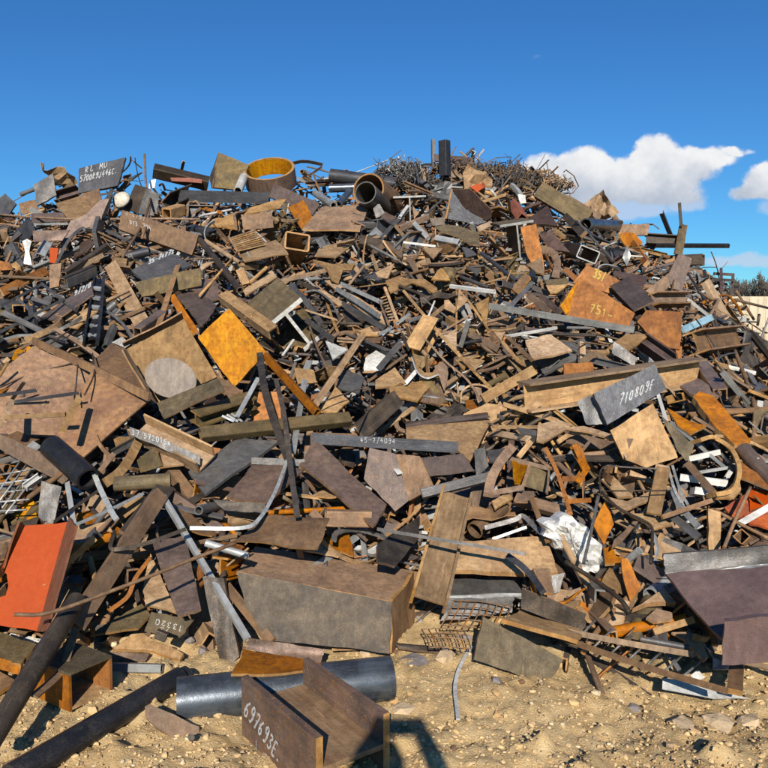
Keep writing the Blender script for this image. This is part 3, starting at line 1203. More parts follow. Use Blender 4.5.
BM('A', 'flat_bar', 'orange flat bar slanting down to the yellow plate', 'orange', 'flat', (660, 600), (752, 742), 27, 9, 0, .32)
PL('8', 'steel_plate', 'rounded purple plate lying above the yellow plate', 'purple', [(480, 482), (570, 462), (640, 470), (700, 505), (745, 552), (690, 640), (648, 682), (560, 565)], .2, 'S')
PL('8', 'steel_plate', 'purple grey disc segment next to the rounded purple plate', 'purple', [(570, 432), (605, 395), (650, 378), (710, 382), (745, 400), (768, 500), (690, 522), (640, 470)], .17, 'S')
BM('8', 'square_tube', 'dark purple open tube end above the disc stamped box', 'purple', 'box', (240, 722), (400, 610), 72, 60, 40, .32)
PL('A', 'steel_plate', 'grey plate leaning beside the maroon channel near the crest', 'slate', [(48, 360), (112, 298), (132, 345), (104, 392)], .2, 'FL')
PL('A', 'steel_plate', 'upper maroon plate under the level rod', 'maroon', [(120, 282), (248, 278), (272, 312), (122, 318)], .25, 'F')
BM('A', 'flat_bar', 'thin pale bar glinting below the maroon plate', 'galv', 'flat', (117, 323), (262, 322), 8, 8, 0, .3)
PL('A', 'steel_plate', 'lower maroon web plate below the pale thin bar', 'purple', [(125, 348), (268, 345), (238, 385), (130, 392)], .12, 'F')
PL('A', 'steel_sheet', 'crumpled pale grey sheet near the small red plate', 'galv', [(85, 388), (104, 380), (122, 388), (112, 430), (122, 480), (90, 476), (96, 430)], .2, 'FR', .01)
BM('7', 'steel_beam', 'small pale beam offcut showing its section near the red plate', 'galv', 'I', (260, 350), (310, 268), 40, 60, 80, .22)
PL('A', 'steel_plate', 'small red painted plate among grey bars', 'red', [(190, 413), (224, 415), (216, 476), (190, 470)], .22, 'F')
BM('A', 'flat_bar', 'orange rusted flat bar above the rod frame', 'orange', 'flat', (5, 584), (178, 500), 33, 9, 0, .2)
PL('A', 'steel_plate', 'upright brown stub plate under the small red plate', 'brown', [(190, 480), (236, 474), (226, 560), (190, 570)], .25, 'F', .03)
BM('A', 'square_tube', 'dark bar leaning up towards the arched bracket', 'dark', 'box', (245, 520), (415, 408), 26, 24, 30, .25)
BM('A', 'flat_bar', 'short tan bar beside the dark leaning bar', 'tan', 'flat', (255, 500), (345, 468), 22, 10, 0, .24)
BM('A', 'angle_iron', 'grey angle iron lying over the chalked purple plate', 'grey', 'L', (245, 552), (358, 503), 34, 34, 20, .22)
o = PL('A', 'steel_plate', 'purple grey plate with short chalk scribble beside the black rungs', 'purple', [(150, 682), (350, 545), (358, 592), (210, 694)], .16, 'SL', warp=0)
TXT(o, o_plane[o.name], '9/2/0', 'A', (285, 598), (350, 566), (3, -20), .18)
f = TH('rod_rack', 'open frame of grey square rods low on the far end slope', 'A', (120, 620), lift=.25)
for a, b2 in (((0, 640), (162, 553)), ((162, 553), (292, 655)), ((0, 738), (245, 612)), ((20, 640), (100, 735)), ((65, 605), (150, 690))):
    SW('A', 'rod', None, 'grey', [a, b2], 11, 11, .25, 0, f)
PL('A', 'steel_plate', 'orange brown offcut at the far end of the heap', 'orange', [(-10, 462), (38, 470), (50, 498), (-10, 500)], .15, 'F')
PL('7', 'steel_plate', 'pale purple plate below the arched bracket', 'purple', [(500, 280), (570, 250), (612, 270), (560, 330), (470, 365)], .12, 'S')
BM('7', 'flat_bar', 'tan flat bar near the bright sloping bar', 'tan', 'flat', (440, 465), (660, 352), 30, 9, 0, .24)
BM('7', 'steel_channel', 'grey channel tucked under the dark leaning bar', 'dark', 'C', (400, 525), (600, 440), 50, 40, 20, .2)

# cream dome
import bmesh
def dome(label, t, p, r, mat, lift):
    bm = bmesh.new()
    bmesh.ops.create_uvsphere(bm, u_segments=24, v_segments=12, radius=1)
    bmesh.ops.delete(bm, geom=[v for v in bm.verts if v.co.z < -.05], context='VERTS')
    O = at(*tp(t, p), lift)
    R = r * TS[t][2] * (O - EYE).dot(FW) / 768
    for v in bm.verts:
        v.co = v.co * R
        v.co.z *= .7
    me = bpy.data.meshes.new('tank_end')
    bm.to_mesh(me)
    bm.free()
    for q in me.polygons:
        q.use_smooth = True
    o = link('tank_end', me, mat, None, label, 'tank end')
    o.location = O
    o.rotation_euler = Vector((-.25, -.85, .45)).to_track_quat('Z', 'Y').to_euler()
    sol = o.modifiers.new('wall', 'SOLIDIFY')
    sol.thickness = .012
    raster([(tp(t, p)[0] + r * TS[t][2] * math.cos(a), tp(t, p)[1] + r * TS[t][2] * math.sin(a)) for a in np.linspace(0, 6.28, 14)], (O - EYE).dot(FW))


dome('cream domed tank end beside the leaning dark plate', 'A', (468, 232), 36, 'cream', .22)

# ---- crest, middle
PL('B', 'steel_plate', 'tall brown plate standing on the crest by the round ring', 'olive', [(108, 48), (228, 96), (182, 192), (80, 180)], .45, 'F', .04)
PL('B', 'steel_plate', 'dark side plate behind the tall brown crest plate', 'dark', [(106, 50), (112, 60), (82, 182), (74, 150)], .42, 'L', .03)


def ring(name, label, t, p, r, L, axis, mat, lift, wall=.04, inner=None):
    a = Vector(axis).normalized()
    u = a.orthogonal().normalized()
    v = a.cross(u)
    O = at(*tp(t, p), lift)
    R = r * TS[t][2] * (O - EYE).dot(FW) / 768
    V, Fc, mt, sm = extrude(circle(R, 40), L, circle(R - wall, 40), 0, 1, True)
    me = new_mesh(name, V, Fc, mt, sm)
    ob = link(name, me, mat, None, label, cat_of(name))
    M = Matrix((u, v, a)).transposed().to_4x4()
    M.translation = O - a * L / 2
    ob.matrix_world = M
    raster([(tp(t, p)[0] + r * TS[t][2] * math.cos(q), tp(t, p)[1] + r * TS[t][2] * math.sin(q)) for q in np.linspace(0, 6.28, 14)], (O - EYE).dot(FW) - .1)
    if inner:
        V, Fc, mt, sm = extrude(circle(R - wall - .003, 40), L * .96, circle(R - wall - .008, 40), 0, 1, True)
        me2 = new_mesh('lining', [(x, y, z + L * .02) for x, y, z in V], Fc, mt, sm)
        link('lining', me2, inner, ob, 'yellow rust stained inner face')
    return ob


ring('pipe_ring', 'short wide pipe ring with yellow inside on the crest', 'B', (308, 140), 98, 0.26, (-.05, -.60, .80), 'brown_scale', .32, .035, 'yellow')
BM('B', 'steel_pipe', 'short white cylinder by the yellow lined ring', 'white', 'pipe', (207, 143), (184, 196), 34, None, 0, .55)
BM('B', 'steel_beam', 'long dark grey beam lying level along the crest', 'slate', 'I', (-40, 214), (305, 224), 44, 50, 0, .4)
PL('B', 'steel_plate', 'dark maroon plate below the yellow lined ring', 'maroon', [(322, 168), (502, 242), (470, 288), (305, 218)], .35, 'F', .03)
BM('B', 'steel_pipe', 'black pipe lying along the crest towards the wire tangle', 'slate', 'pipe', (540, 136), (800, 172), 52, None, 0, (.4, .3))
BM('B', 'steel_pipe', 'slim grey pipe under the black crest pipe', 'pipe', 'pipe', (535, 186), (695, 180), 32, None, 0, .42)
ring('pipe_offcut', 'wide rusty pipe offcut with its open mouth facing out', 'B', (722, 218), 62, .7, (-.35, -.92, .1), 'brown', .25, .02)
ring('pipe_offcut', 'narrower grey pipe nested inside the wide rusty pipe', 'B', (712, 236), 42, .8, (-.3, -.94, .12), 'grey', .32, .015)
BM('B', 'steel_pipe', 'short pale pipe stub near the nested pipes', 'galv', 'pipe', (482, 205), (552, 252), 28, None, 0, .4)
BM('B', 'steel_pipe', 'stubby grey pipe leaning the other way near nested pipes', 'pipe', 'pipe', (612, 198), (570, 248), 26, None, 0, .4)
PL('B', 'steel_plate', 'broad brown plate sloping below the nested pipes', 'brown', [(505, 255), (690, 250), (652, 346), (430, 342)], .25, 'S', .02)
PL('B', 'steel_plate', 'upright orange plate beside the broad brown plate', 'orange', [(375, 258), (436, 230), (470, 296), (432, 346)], .27, 'FR', .02)
BX('B', 'square_tube', 'large tan rectangular tube with its open mouth facing the yard', 'tan', 'box', (412, 390), (.9, .25, -.12), (.05, .25, 1), .95, .30, .22, .3, .02)
PL('B', 'steel_plate', 'sloping tan plate under the large rectangular tube', 'tan', [(500, 410), (615, 385), (610, 415), (560, 450), (478, 445)], .14, 'S')
b = TH('arched_plate', 'tan plate with a curved cutout on the upper slope', 'B', (180, 300), 'plate', .2)
PL('B', 'plate', None, 'tan', [(0, 332), (150, 285), (320, 232), (372, 225), (345, 260), (225, 282), (188, 300), (192, 345), (110, 332)], .22, 'S', .014, b)
SW('B', 'rim', None, 'brown', [(330, 240), (240, 262), (180, 290), (176, 325)], 8, 40, .26, 0, b)
PL('B', 'steel_plate', 'dark brown rectangle under the curved cutout plate', 'brown', [(196, 286), (315, 276), (322, 336), (206, 346)], .2, 'F')
cb = TH('slotted_rack', 'tan slotted rack of parallel tines on the upper slope', 'B', (220, 400), 'rack', .2)
PL('B', 'plate', None, 'tan', [(180, 428), (330, 380), (380, 440), (208, 466)], .22, 'S', .012, cb)
for k in range(9):
    SW('B', 'tine', None, 'tan', [(152 + k * 4, 378 + k * 6), (246 + k * 5, 346 + k * 7)], 5, 16, .25, 0, cb)
SW('B', 'side_bar', None, 'brown', [(150, 374), (192, 444)], 8, 16, .26, 0, cb)
PL('B', 'steel_plate', 'small tan block plate above the purple plates', 'tan', [(175, 500), (206, 490), (229, 548), (200, 557)], .25, 'FL', .03)
RD('B', 'steel_rod', 'thin tan rod leaning over the purple plates', 'tan', [(185, 430), (38, 597)], 10, None, .3)
BM('B', 'steel_pipe', 'dark narrow pipe running down beside the small tan block', 'dark', 'pipe', (40, 385), (192, 577), 25, None, 0, .22)
BM('B', 'steel_pipe', 'short tan pipe crossing above the dark narrow pipe', 'tan', 'pipe', (60, 388), (192, 472), 18, None, 0, .24)
BX('4', 'steel_beam', 'heavy beam with white painted section end halfway up the slope', 'olive', 'I', (178, 505), (.70, .12, .58), (-.52, -.53, .66), .62, .38, .45, .3, .042, 'white')
BM('B', 'steel_channel', 'tan channel lying across the top of the yellow plate', 'tan', 'C', (130, 602), (322, 740), 46, 40, -30, .42)
PL('0', 'steel_plate', 'bright yellow orange rusted plate on the slope', 'yellow', [(198, 338), (229, 308), (266, 352), (234, 387)], .32, 'F', .03)
PL('B', 'steel_plate', 'tan strip plate above the white ended beam', 'tan', [(200, 575), (312, 505), (335, 520), (215, 600)], .12, 'S')
for lab, m, pts, w in (('pale straight rail beside the arched strip', 'galv', [(455, 215), (718, 338)], 24),
                       ('long grey bent rail above the blue grey angle', 'galv', [(425, 248), (560, 330), (700, 425)], 28),
                       ('grey bar running down from the white ended beam', 'grey', [(130, 220), (215, 310), (330, 475)], 36),
                       ('short grey bar under the white ended beam', 'grey', [(232, 448), (320, 510), (405, 575)], 34),
                       ('dark grey bar lying above the arched strip', 'dark', [(180, 205), (290, 250)], 26)):
    SW('4', 'flat_bar', lab, m, pts, w, 14, .3, 15, None, True)
BM('4', 'angle_iron', 'blue grey angle iron halfway up the slope', 'grey', 'L', (470, 345), (742, 505), 36, 36, 10, .26)
PL('4', 'steel_plate', 'narrow tan plate under the pale rails', 'tan', [(350, 195), (400, 190), (740, 420), (755, 488), (600, 400)], .18, 'S')
b = TH('arched_strip', 'grey arched strip with tan web halfway up the slope', '4', (330, 320), 'strip', .25)
SW('4', 'rim', None, 'grey', [(215, 270), (300, 262), (390, 330), (440, 432)], 12, 50, .3, 0, b)
PL('4', 'web', None, 'tan', [(230, 268), (330, 250), (480, 340), (440, 360), (380, 310), (300, 275)], .26, 'S', .012, b)
PL('4', 'gusset_plate', 'long tan gusset with a drooping point above the pale rail', 'tan', [(275, 60), (400, 90), (545, 85), (525, 128), (465, 130), (440, 212), (395, 190), (365, 115)], .26, 'SR')
BM('4', 'flat_bar', 'tan flat bar above the white ended beam', 'tan', 'flat', (70, 200), (375, 125), 26, 10, 0, .28)
PL('4', 'gusset_plate', 'curved tan gusset beside the comb bar', 'grey', [(600, 175), (768, 90), (768, 185), (690, 185)], .22, 'S')
PL('4', 'steel_plate', 'pale dusty plate below the white ended beam', 'white', [(355, 580), (500, 635), (400, 700)], .15, 'S')
BM('4', 'flat_bar', 'tan bar leaning below the white ended beam', 'tan', 'L', (600, 540), (430, 780), 26, 26, 20, .35)
RD('4', 'steel_rod', 'dark rod leaning across the lower end of the white ended beam', 'brown', [(250, 480), (300, 620), (370, 768)], 16, None, .34)
PL('4', 'gusset_plate', 'curved tan bracket plate lying over the bar', 'tan', [(525, 490), (540, 525), (640, 490), (660, 525), (768, 510), (690, 545), (560, 545)], .28, 'S')
PL('4', 'steel_sheet', 'crumpled white sheet by the leaning tan bar', 'white', [(610, 690), (680, 640), (740, 670), (700, 768), (600, 768)], .14, 'S', .01)

# ---- crest, wire tangle side
BM('C', 'square_tube', 'black square tube standing upright on the crest', 'black', 'box', (247, 42), (250, 178), 36, 34, 35, .75)
PL('C', 'steel_plate', 'dark maroon plate lying on the crest behind the upright tube', 'maroon', [(208, 92), (362, 104), (358, 132), (212, 118)], .2, 'F', .03)


def tangle(label, t, p, rad, n, mat, lift, seed, squash=.7):
    r = random.Random(seed)
    O = at(*tp(t, p), lift)
    R = rad * TS[t][2] * (O - EYE).dot(FW) / 768
    root = link('wire_tangle', None, None, None, label, 'wire tangle')
    root.location = O
    for g in range(3):
        V, Fc = [], []
        for k in range(n // 3):
            while True:
                q = Vector((r.uniform(-1, 1), r.uniform(-1, 1), r.uniform(-1, 1)))
                if q.length < 1:
                    break
            c = Vector((q.x * R * 1.35, q.y * R * .8, q.z * R * squash * (.55 + .45 * math.sin(q.x * 5 + seed)) ))
            d = Vector((r.gauss(0, 1), r.gauss(0, 1), r.gauss(0, 1))).normalized()
            e = d.orthogonal().normalized()
            L = r.uniform(.12, .38) * R * (2.2 if k % 9 == 0 else 1)
            crl = r.uniform(.1, 1.1)
            P = [c + d * L * s + e * L * crl * math.sin(4.2 * s + k) + d.cross(e) * L * crl * .6 * math.cos(3.1 * s + k) for s in (-1, -.7, -.4, -.1, .2, .5, .8, 1)]
            v, f = sweep(P, circle(r.uniform(.0035, .010), 4), d.cross(e))
            b = len(V)
            V += v
            Fc += [tuple(i + b for i in x) for x in f]
        o = link('wire_bundle', new_mesh('wire_bundle', V, Fc), mat[g % len(mat)], root)
        o['kind'] = 'stuff'


for k, (lab, p, rad, n, mats, lf, sq) in enumerate((
        ('pale tangle of thin wire and swarf on the crest by the pipes', (75, 160), 78, 330, ['grey', 'galv', 'dark'], .3, .6),
        ('loose grey swarf spilling below the pale crest tangle', (150, 205), 85, 420, ['grey', 'dark', 'grey'], .3, .8),
        ('low grey wire tangle in front of the upright crest tube', (300, 150), 75, 300, ['grey', 'brown', 'dark'], .22, .4),
        ('brown wire tangle behind the red scrap corner', (410, 160), 80, 340, ['brown', 'grey', 'dark'], .22, .5),
        ('thick tangle of wire offcuts above the red tube stub', (490, 195), 90, 420, ['grey', 'brown', 'grey'], .22, .75),
        ('rusty wire tangle above the brown skyline channel', (575, 195), 75, 300, ['brown', 'grey', 'brown'], .22, .5),
        ('fine rusty wire tangle where the crest begins to drop', (655, 212), 75, 300, ['brown', 'tan', 'grey'], .2, .4))):
    tangle(lab, 'C', p, rad, int(n * .55), mats, lf, k + 1, sq)
BM('C', 'square_tube', 'small red painted tube stub near the crest', 'bar_red', 'box', (512, 285), (545, 340), 36, 34, 20, .35)
PL('C', 'steel_plate', 'red painted scrap corner near the crest tangle', 'red', [(345, 218), (380, 205), (396, 222), (372, 240)], .32, 'F')
BM('C', 'flat_bar', 'short maroon bar above the red scrap corner', 'bar_red', 'flat', (365, 172), (398, 218), 18, 8, 0, .34)
PL('C', 'steel_plate', 'small white plate scrap beside the red tube stub', 'white', [(530, 246), (558, 250), (562, 280), (540, 283)], .3, 'FR')
BM('C', 'steel_channel', 'long brown channel sloping down along the skyline', 'olive', 'C', (610, 232), (800, 345), 62, 50, -10, (.35, .35))
PL('C', 'steel_plate', 'open dark folded plate below the brown skyline channel', 'maroon', [(550, 352), (642, 290), (682, 368), (612, 360)], .3, 'SL', .03)
PL('C', 'steel_plate', 'dark maroon wedge plate beneath the skyline channel', 'maroon', [(612, 402), (656, 385), (730, 470), (650, 458)], .25, 'L', .03)
BX('C', 'steel_beam', 'rusty beam with pale section end below the brown tangle', 'olive', 'I', (532, 428), (.97, .05, .16), (-.36, -.2, .91), .5, .38, .42, .35, .026, 'galv')
PL('C', 'steel_plate', 'mottled orange plate standing beside the pale ended beam', 'orange', [(540, 372), (600, 360), (624, 480), (632, 556), (585, 520), (560, 470)], .34, 'F', .02)
PL('C', 'steel_plate', 'rusty tan plate under the mottled orange plate', 'tan', [(562, 520), (622, 485), (632, 556), (600, 545)], .3, 'S')
SW('3', 'steel_strip', 'brown arched strip like a broken ring near the orange plate', 'brown', [(385, 55), (455, 75), (495, 140), (482, 235)], 44, 10, .25)
BX('C', 'steel_beam', 'short dark beam with pale flanged end near the wire tangle', 'brown', 'I', (115, 305), (1, .08, .05), (0, -.12, 1), .55, .42, .34, .32, .024, 'galv')
PL('1', 'steel_plate', 'tan edged plate behind the pale flanged beam end', 'tan', [(270, 160), (312, 215), (282, 252)], .25, 'F')
BM('1', 'square_tube', 'stubby white tube under the pale flanged beam end', 'white', 'box', (243, 168), (190, 240), 20, 18, 20, .4)
b = TH('folded_trough', 'wide dark trough of folded plate under the crest tangle', '1', (600, 170), 'trough', .3)
PL('1', 'panel', None, 'slate', [(528, 68), (600, 180), (748, 268), (690, 287), (486, 246)], .34, 'F', .015, b)
PL('1', 'panel', None, 'maroon', [(530, 62, .12), (640, 58, .12), (775, 190, .22), (775, 240, .22), (745, 262, 0), (600, 176, 0)], .38, 'S', .015, b)
SW('1', 'lip', None, 'edge', [(524, 62), (486, 244)], 12, 8, .42, 0, b)
BM('1', 'flat_bar', 'short brown wooden looking bar below the pale flanged beam', 'brown', 'box', (188, 312), (370, 238), 38, 24, 20, .3)
PL('1', 'steel_sheet', 'dark corrugated sheet below the folded trough', 'dark', [(380, 242), (480, 240), (482, 286), (400, 292)], .15, 'F')
SW('1', 'flat_bar', 'grey bent bar leaning past the stubby white tube', 'grey', [(75, 372), (135, 300), (200, 235), (240, 190)], 24, 10, .32, 10)
PL('1', 'steel_plate', 'blue grey plate below the nested pipes', 'grey', [(8, 155), (62, 155), (98, 215), (40, 246)], .28, 'F')
PL('1', 'steel_plate', 'grey brown plate sloping beside the blue grey plate', 'purple', [(97, 200), (236, 270), (190, 292), (68, 242)], .24, 'S')
BM('1', 'square_tube', 'short pale grey box tube halfway up below the trough', 'galv', 'box', (424, 375), (572, 404), 38, 36, -25, .33)
PL('1', 'steel_sheet', 'crumpled olive sheet under the folded trough', 'olive', [(415, 296), (480, 285), (560, 292), (640, 318), (700, 340), (702, 420), (640, 412), (560, 362), (450, 330)], .2, 'S', .01)
PL('1', 'steel_sheet', 'folded tan sheet beside the crumpled olive sheet', 'tan', [(680, 300), (768, 258), (800, 285), (700, 330)], .22, 'S', .01)
for k, (lab, pts) in enumerate((('tan triangle gusset pointing down under the box tube', [(335, 435), (467, 434), (405, 505)]),
                                ('tan triangle gusset resting on the cream bar', [(392, 637), (455, 553), (522, 642)]),
                                ('tan wedge gusset at the end of a long tan strip', [(-5, 612), (152, 533), (112, 628)]))):
    PL('1', 'gusset_plate', lab, 'tan', pts, .3, ('S', 'SR', 'SL')[k])
PL('1', 'gusset_plate', 'grey kite shaped gusset below the olive sheet', 'grey', [(590, 430), (650, 440), (682, 480), (620, 492)], .28, 'SR')
PL('1', 'steel_plate', 'curved tan plate wing with a narrow waist', 'tan', [(98, 642), (200, 620), (282, 636), (352, 634), (430, 690), (424, 738), (340, 680), (270, 655), (130, 722)], .27, 'S')
PL('1', 'steel_plate', 'tan kinked strap plate above the wing plate', 'brown', [(10, 450), (95, 385), (190, 460), (210, 400), (200, 500), (100, 420), (30, 470)], .24, 'SL')
BM('1', 'flat_bar', 'cream bar lying level in the middle of the slope', 'white', 'box', (515, 680), (800, 716), 24, 20, 20, .32)
BM('1', 'flat_bar', 'thin pale bar above the downward triangle gusset', 'white', 'flat', (215, 398), (420, 424), 14, 8, 0, .32)
BM('1', 'steel_pipe', 'grey pipe slanting beside the cream bar', 'grey', 'pipe', (580, 620), (760, 690), 24, None, 0, .24)
BM('1', 'flat_bar', 'orange tinted bar stub near the comb bar', 'orange', 'flat', (95, 690), (128, 775), 22, 10, 0, .32)
BM('1', 'flat_bar', 'tan bar stub standing above the tan wedge', 'tan', 'flat', (12, 480), (45, 572), 24, 10, 0, .28)
BM('1', 'flat_bar', 'long tan strip running down past the box tube', 'tan', 'flat', (160, 290), (245, 395), 22, 9, 0, .28)

# ---- middle of the slope: tan gussets on strips
RD('2', 'steel_rod', 'long tan bar slanting through the cluster of triangle gussets', 'tan', [(152, 70), (405, 370), (520, 492)], 20, 12, .34)
cb = TH('comb_bar', 'tan bar with a row of small teeth along one side', '2', (80, 160), 'bar', .3)
SW('2', 'bar', None, 'tan', [(32, 48), (112, 262)], 18, 14, .34, 0, cb)
SW('2', 'bar', None, 'brown', [(-10, 120), (62, 300)], 10, 14, .31, 0, cb)
for k in range(9):
    SW('2', 'tooth', None, 'tan', [(5 + k * 7, 115 + k * 18), (48 + k * 7, 100 + k * 19)], 7, 10, .32, 0, cb)
for k, (lab, pts, n) in enumerate((('tall tan triangle gusset standing on a thin strip', [(505, 50), (566, 130), (490, 197)], 'SR'),
                                   ('long pointed tan gusset hanging below the cream bar', [(608, 155), (697, 108), (682, 292)], 'SL'),
                                   ('slim tan triangle gusset beside the long slanting bar', [(408, 360), (492, 308), (490, 452)], 'S'),
                                   ('broad tan triangle gusset at the foot of the slanting bar', [(510, 490), (672, 515), (600, 582)], 'SR'),
                                   ('small folded tan gusset above the slanting bar', [(412, 128), (440, 126), (488, 176), (472, 212), (408, 182)], 'SL'),
                                   ('tan gusset tip under the grey rail', [(480, 510), (570, 512), (540, 580)], 'S'))):
    PL('2', 'gusset_plate', lab, 'tan', pts, .32, n)
for lab, m, pts, w in (('thin upright tan strip beside the tall triangle gusset', 'tan', [(490, 50), (490, 330)], 11),
                       ('narrow tan strip running down past the pointed gusset', 'tan', [(562, 128), (620, 210), (702, 332)], 14),
                       ('short tan strip above the slim triangle gusset', 'tan', [(320, 242), (412, 168)], 26),
                       ('thin brown strip behind the slim triangle gusset', 'brown', [(592, 215), (400, 330)], 11),
                       ('tan strip crossing below the broad triangle gusset', 'tan', [(590, 575), (720, 700)], 18),
                       ('dark strip running below the comb bar', 'dark', [(140, 345), (185, 450)], 16),
                       ('brown strip lying along the curled strip', 'brown', [(180, 280), (300, 390), (420, 520), (560, 640), (640, 768)], 12)):
    SW('2', 'steel_strip', lab, m, pts, w, 7, .3, 10)
PL('2', 'steel_plate', 'tan plate with torn edge near the curved saddle', 'tan', [(-30, 640), (95, 558), (152, 640), (92, 682), (-30, 690)], .2, 'S')
PL('2', 'steel_plate', 'large tan plate slanting below the curved saddle', 'tan', [(60, 692), (210, 655), (372, 618), (240, 775), (60, 740)], .25, 'S')
b = TH('saddle_bracket', 'tan saddle bracket with a pale curved rim', '2', (290, 570), lift=.25)
PL('2', 'plate', None, 'tan', [(213, 488), (268, 510), (252, 560), (285, 592), (365, 592), (372, 618), (262, 622), (235, 570)], .28, 'S', .012, b)
SW('2', 'rim', None, 'galv', [(205, 500), (240, 590), (300, 628), (372, 606)], 9, 22, .32, 0, b)
PL('2', 'gusset_plate', 'brown pointed gusset like a spear head', 'brown', [(352, 545), (432, 528), (438, 600), (416, 702), (388, 620)], .28, 'SR')
BM('2', 'flat_bar', 'grey flat bar leaning near the torn tan plate', 'grey', 'flat', (-10, 570), (132, 400), 38, 10, 0, .3)
BM('2', 'angle_iron', 'short white angle piece by the saddle bracket', 'white', 'L', (158, 662), (222, 588), 26, 26, 20, .3)
SW('2', 'steel_ring', 'half buried tan hoop below the triangle gussets', 'tan', [(518, 775), (528, 712), (595, 670), (690, 690), (745, 775)], 12, 30, .26)
BM('G', 'flat_bar', 'broad tan flat bar above the half buried hoop', 'tan', 'flat', (395, 305), (592, 192), 40, 12, -10, .32)
BM('2', 'steel_pipe', 'short dark pipe with white tip among the gussets', 'black', 'pipe', (540, 405), (650, 385), 24, None, 0, .24)
BM('2', 'flat_bar', 'tan bar lying under the small folded gusset', 'grey', 'flat', (180, 262), (270, 235), 26, 12, 0, .26)
BM('2', 'flat_bar', 'short pale bar beside the comb bar', 'galv', 'flat', (100, 285), (190, 218), 22, 12, 0, .26)
SW('2', 'steel_strip', 'pale curved strip under the torn tan plate corner', 'galv', [(-10, 348), (40, 325), (75, 300)], 22, 10, .26)

# ---- upper middle to the yellow pair of plates
BM('3', 'steel_pipe', 'dark narrow pipe sloping under the pale ended beam', 'slate', 'pipe', (10, 85), (232, 262), 28, None, 0, .28)
PL('3', 'steel_plate', 'small brown rectangular block plate above the long grey rail', 'brown', [(203, 312), (285, 210), (322, 236), (240, 342)], .32, 'SL', .03)
BM('3', 'flat_bar', 'grey brown bar beside the small rectangular block', 'grey', 'flat', (190, 428), (336, 272), 28, 12, 0, .3)
BM('3', 'flat_bar', 'brown bar sloping to the long grey rail', 'brown', 'flat', (310, 350), (445, 465), 44, 16, 10, .25)
BM('3', 'flat_bar', 'shorter brown bar lying parallel to the brown sloping one', 'purple', 'flat', (390, 360), (515, 465), 36, 16, 0, .25)
b = TH('open_box', 'shallow open tan box below the broken ring strip', '3', (490, 290), 'box', .25)
PL('3', 'panel', None, 'olive', [(408, 256, 0), (562, 244, 0), (562, 284, 0), (428, 290, 0)], .28, 'F', .012, b)
PL('3', 'panel', None, 'tan', [(422, 288, 0), (562, 286, 0), (500, 330, .12), (450, 346, .12)], .3, 'S', .012, b)
BX('3', 'square_tube', 'dark rectangular tube with white painted rounded mouth', 'dark', 'box', (692, 92), (.93, .1, -.34), (.3, -.15, .93), .6, .245, .15, .4, .014, 'white')
PL('3', 'steel_plate', 'yellow rusted plate standing edge on below the white mouth tube', 'yellow', [(513, 420), (640, 240), (640, 300), (606, 412), (552, 478)], .35, 'FR', .02)
o = PL('D', 'steel_plate', 'broad orange plate with yellow scrawl beside the yellow plate', 'orange', [(45, 602), (258, 742), (235, 790), (-20, 770), (10, 700)], .3, 'FL', .02, warp=0)
TXT(o, o_plane[o.name], '751-', 'D', (80, 735), (170, 768), (6, -30), .2, 'chalk_yellow')
o = PL('D', 'steel_plate', 'orange rusted flange plate with yellow dabs under the white mouth tube', 'orange', [(72, 555), (218, 624), (186, 674), (18, 625)], .34, 'F', .02, warp=0)
TXT(o, o_plane[o.name], '35/', 'D', (95, 600), (140, 622), (8, -30), .25, 'chalk_yellow')
BM('0', 'steel_rail', 'long pale grey rail lying straight across the slope', 'galv', 'L', (489, 305), (634, 329), 6.5, 6.5, 20, .42)
BM('3', 'flat_bar', 'white bar under the long grey rail', 'white', 'box', (168, 618), (492, 562), 18, 16, 20, .24)
PL('3', 'steel_plate', 'smooth tan plate lying below the long grey rail', 'tan', [(288, 636), (452, 608), (592, 706), (335, 768)], .22, 'S', .016)
BM('3', 'flat_bar', 'brown bar sloping to the smooth tan plate', 'brown', 'flat', (178, 620), (335, 772), 24, 12, 0, .28)
BM('3', 'flat_bar', 'tan bar sloping beside the brown one under the white bar', 'tan', 'flat', (142, 650), (245, 775), 22, 12, 0, .28)
PL('3', 'gusset_plate', 'small tan gusset caught on the narrow strip', 'tan', [(73, 568), (167, 580), (135, 647)], .3, 'S')
SW('3', 'steel_strip', 'tan strip bent like a hook beside the small gusset', 'tan', [(20, 520), (60, 575), (150, 575), (230, 562)], 10, 12, .32)

# ---- crest, falling side
BM('D', 'square_tube', 'black square bar jutting out level against the sky', 'black', 'box', (335, 482), (618, 483), 15, 15, 20, .3)
BM('D', 'steel_post', 'thin dark post standing tallest against the sky', 'dark', 'flat', (428, 318), (434, 408), 12, 8, 0, .32)
PL('D', 'steel_plate', 'narrow olive plate standing upright at the jutting bar', 'olive', [(430, 398), (459, 405), (440, 518), (408, 512)], .34, 'F', .03)
PL('D', 'steel_plate', 'tall purple grey plate leaning below the jutting bar', 'purple', [(425, 513), (476, 531), (438, 657), (376, 642), (384, 598)], .4, 'F', .03)
BX('D', 'square_tube', 'dark square tube end under the jutting bar', 'dark', 'box', (520, 537), (.5, .8, 0), (0, 0, 1), 1.0, .24, .17, .2, .015)
BM('D', 'steel_pipe', 'glossy grey green pipe on the falling crest', 'pipe', 'pipe', (68, 402), (185, 406), 46, None, 0, .3)
PL('D', 'steel_plate', 'brown plate next to the glossy crest pipe', 'brown', [(188, 402), (314, 400), (306, 442), (188, 442)], .26, 'F', .03)
PL('D', 'steel_plate', 'orange brown curved plate under the brown crest plate', 'orange', [(190, 440), (225, 430), (255, 434), (288, 470), (262, 490), (228, 492)], .3, 'FR', .03)
BM('D', 'flat_bar', 'orange bar forming the side of a dark opening', 'orange', 'flat', (250, 470), (302, 552), 22, 14, 20, .3)
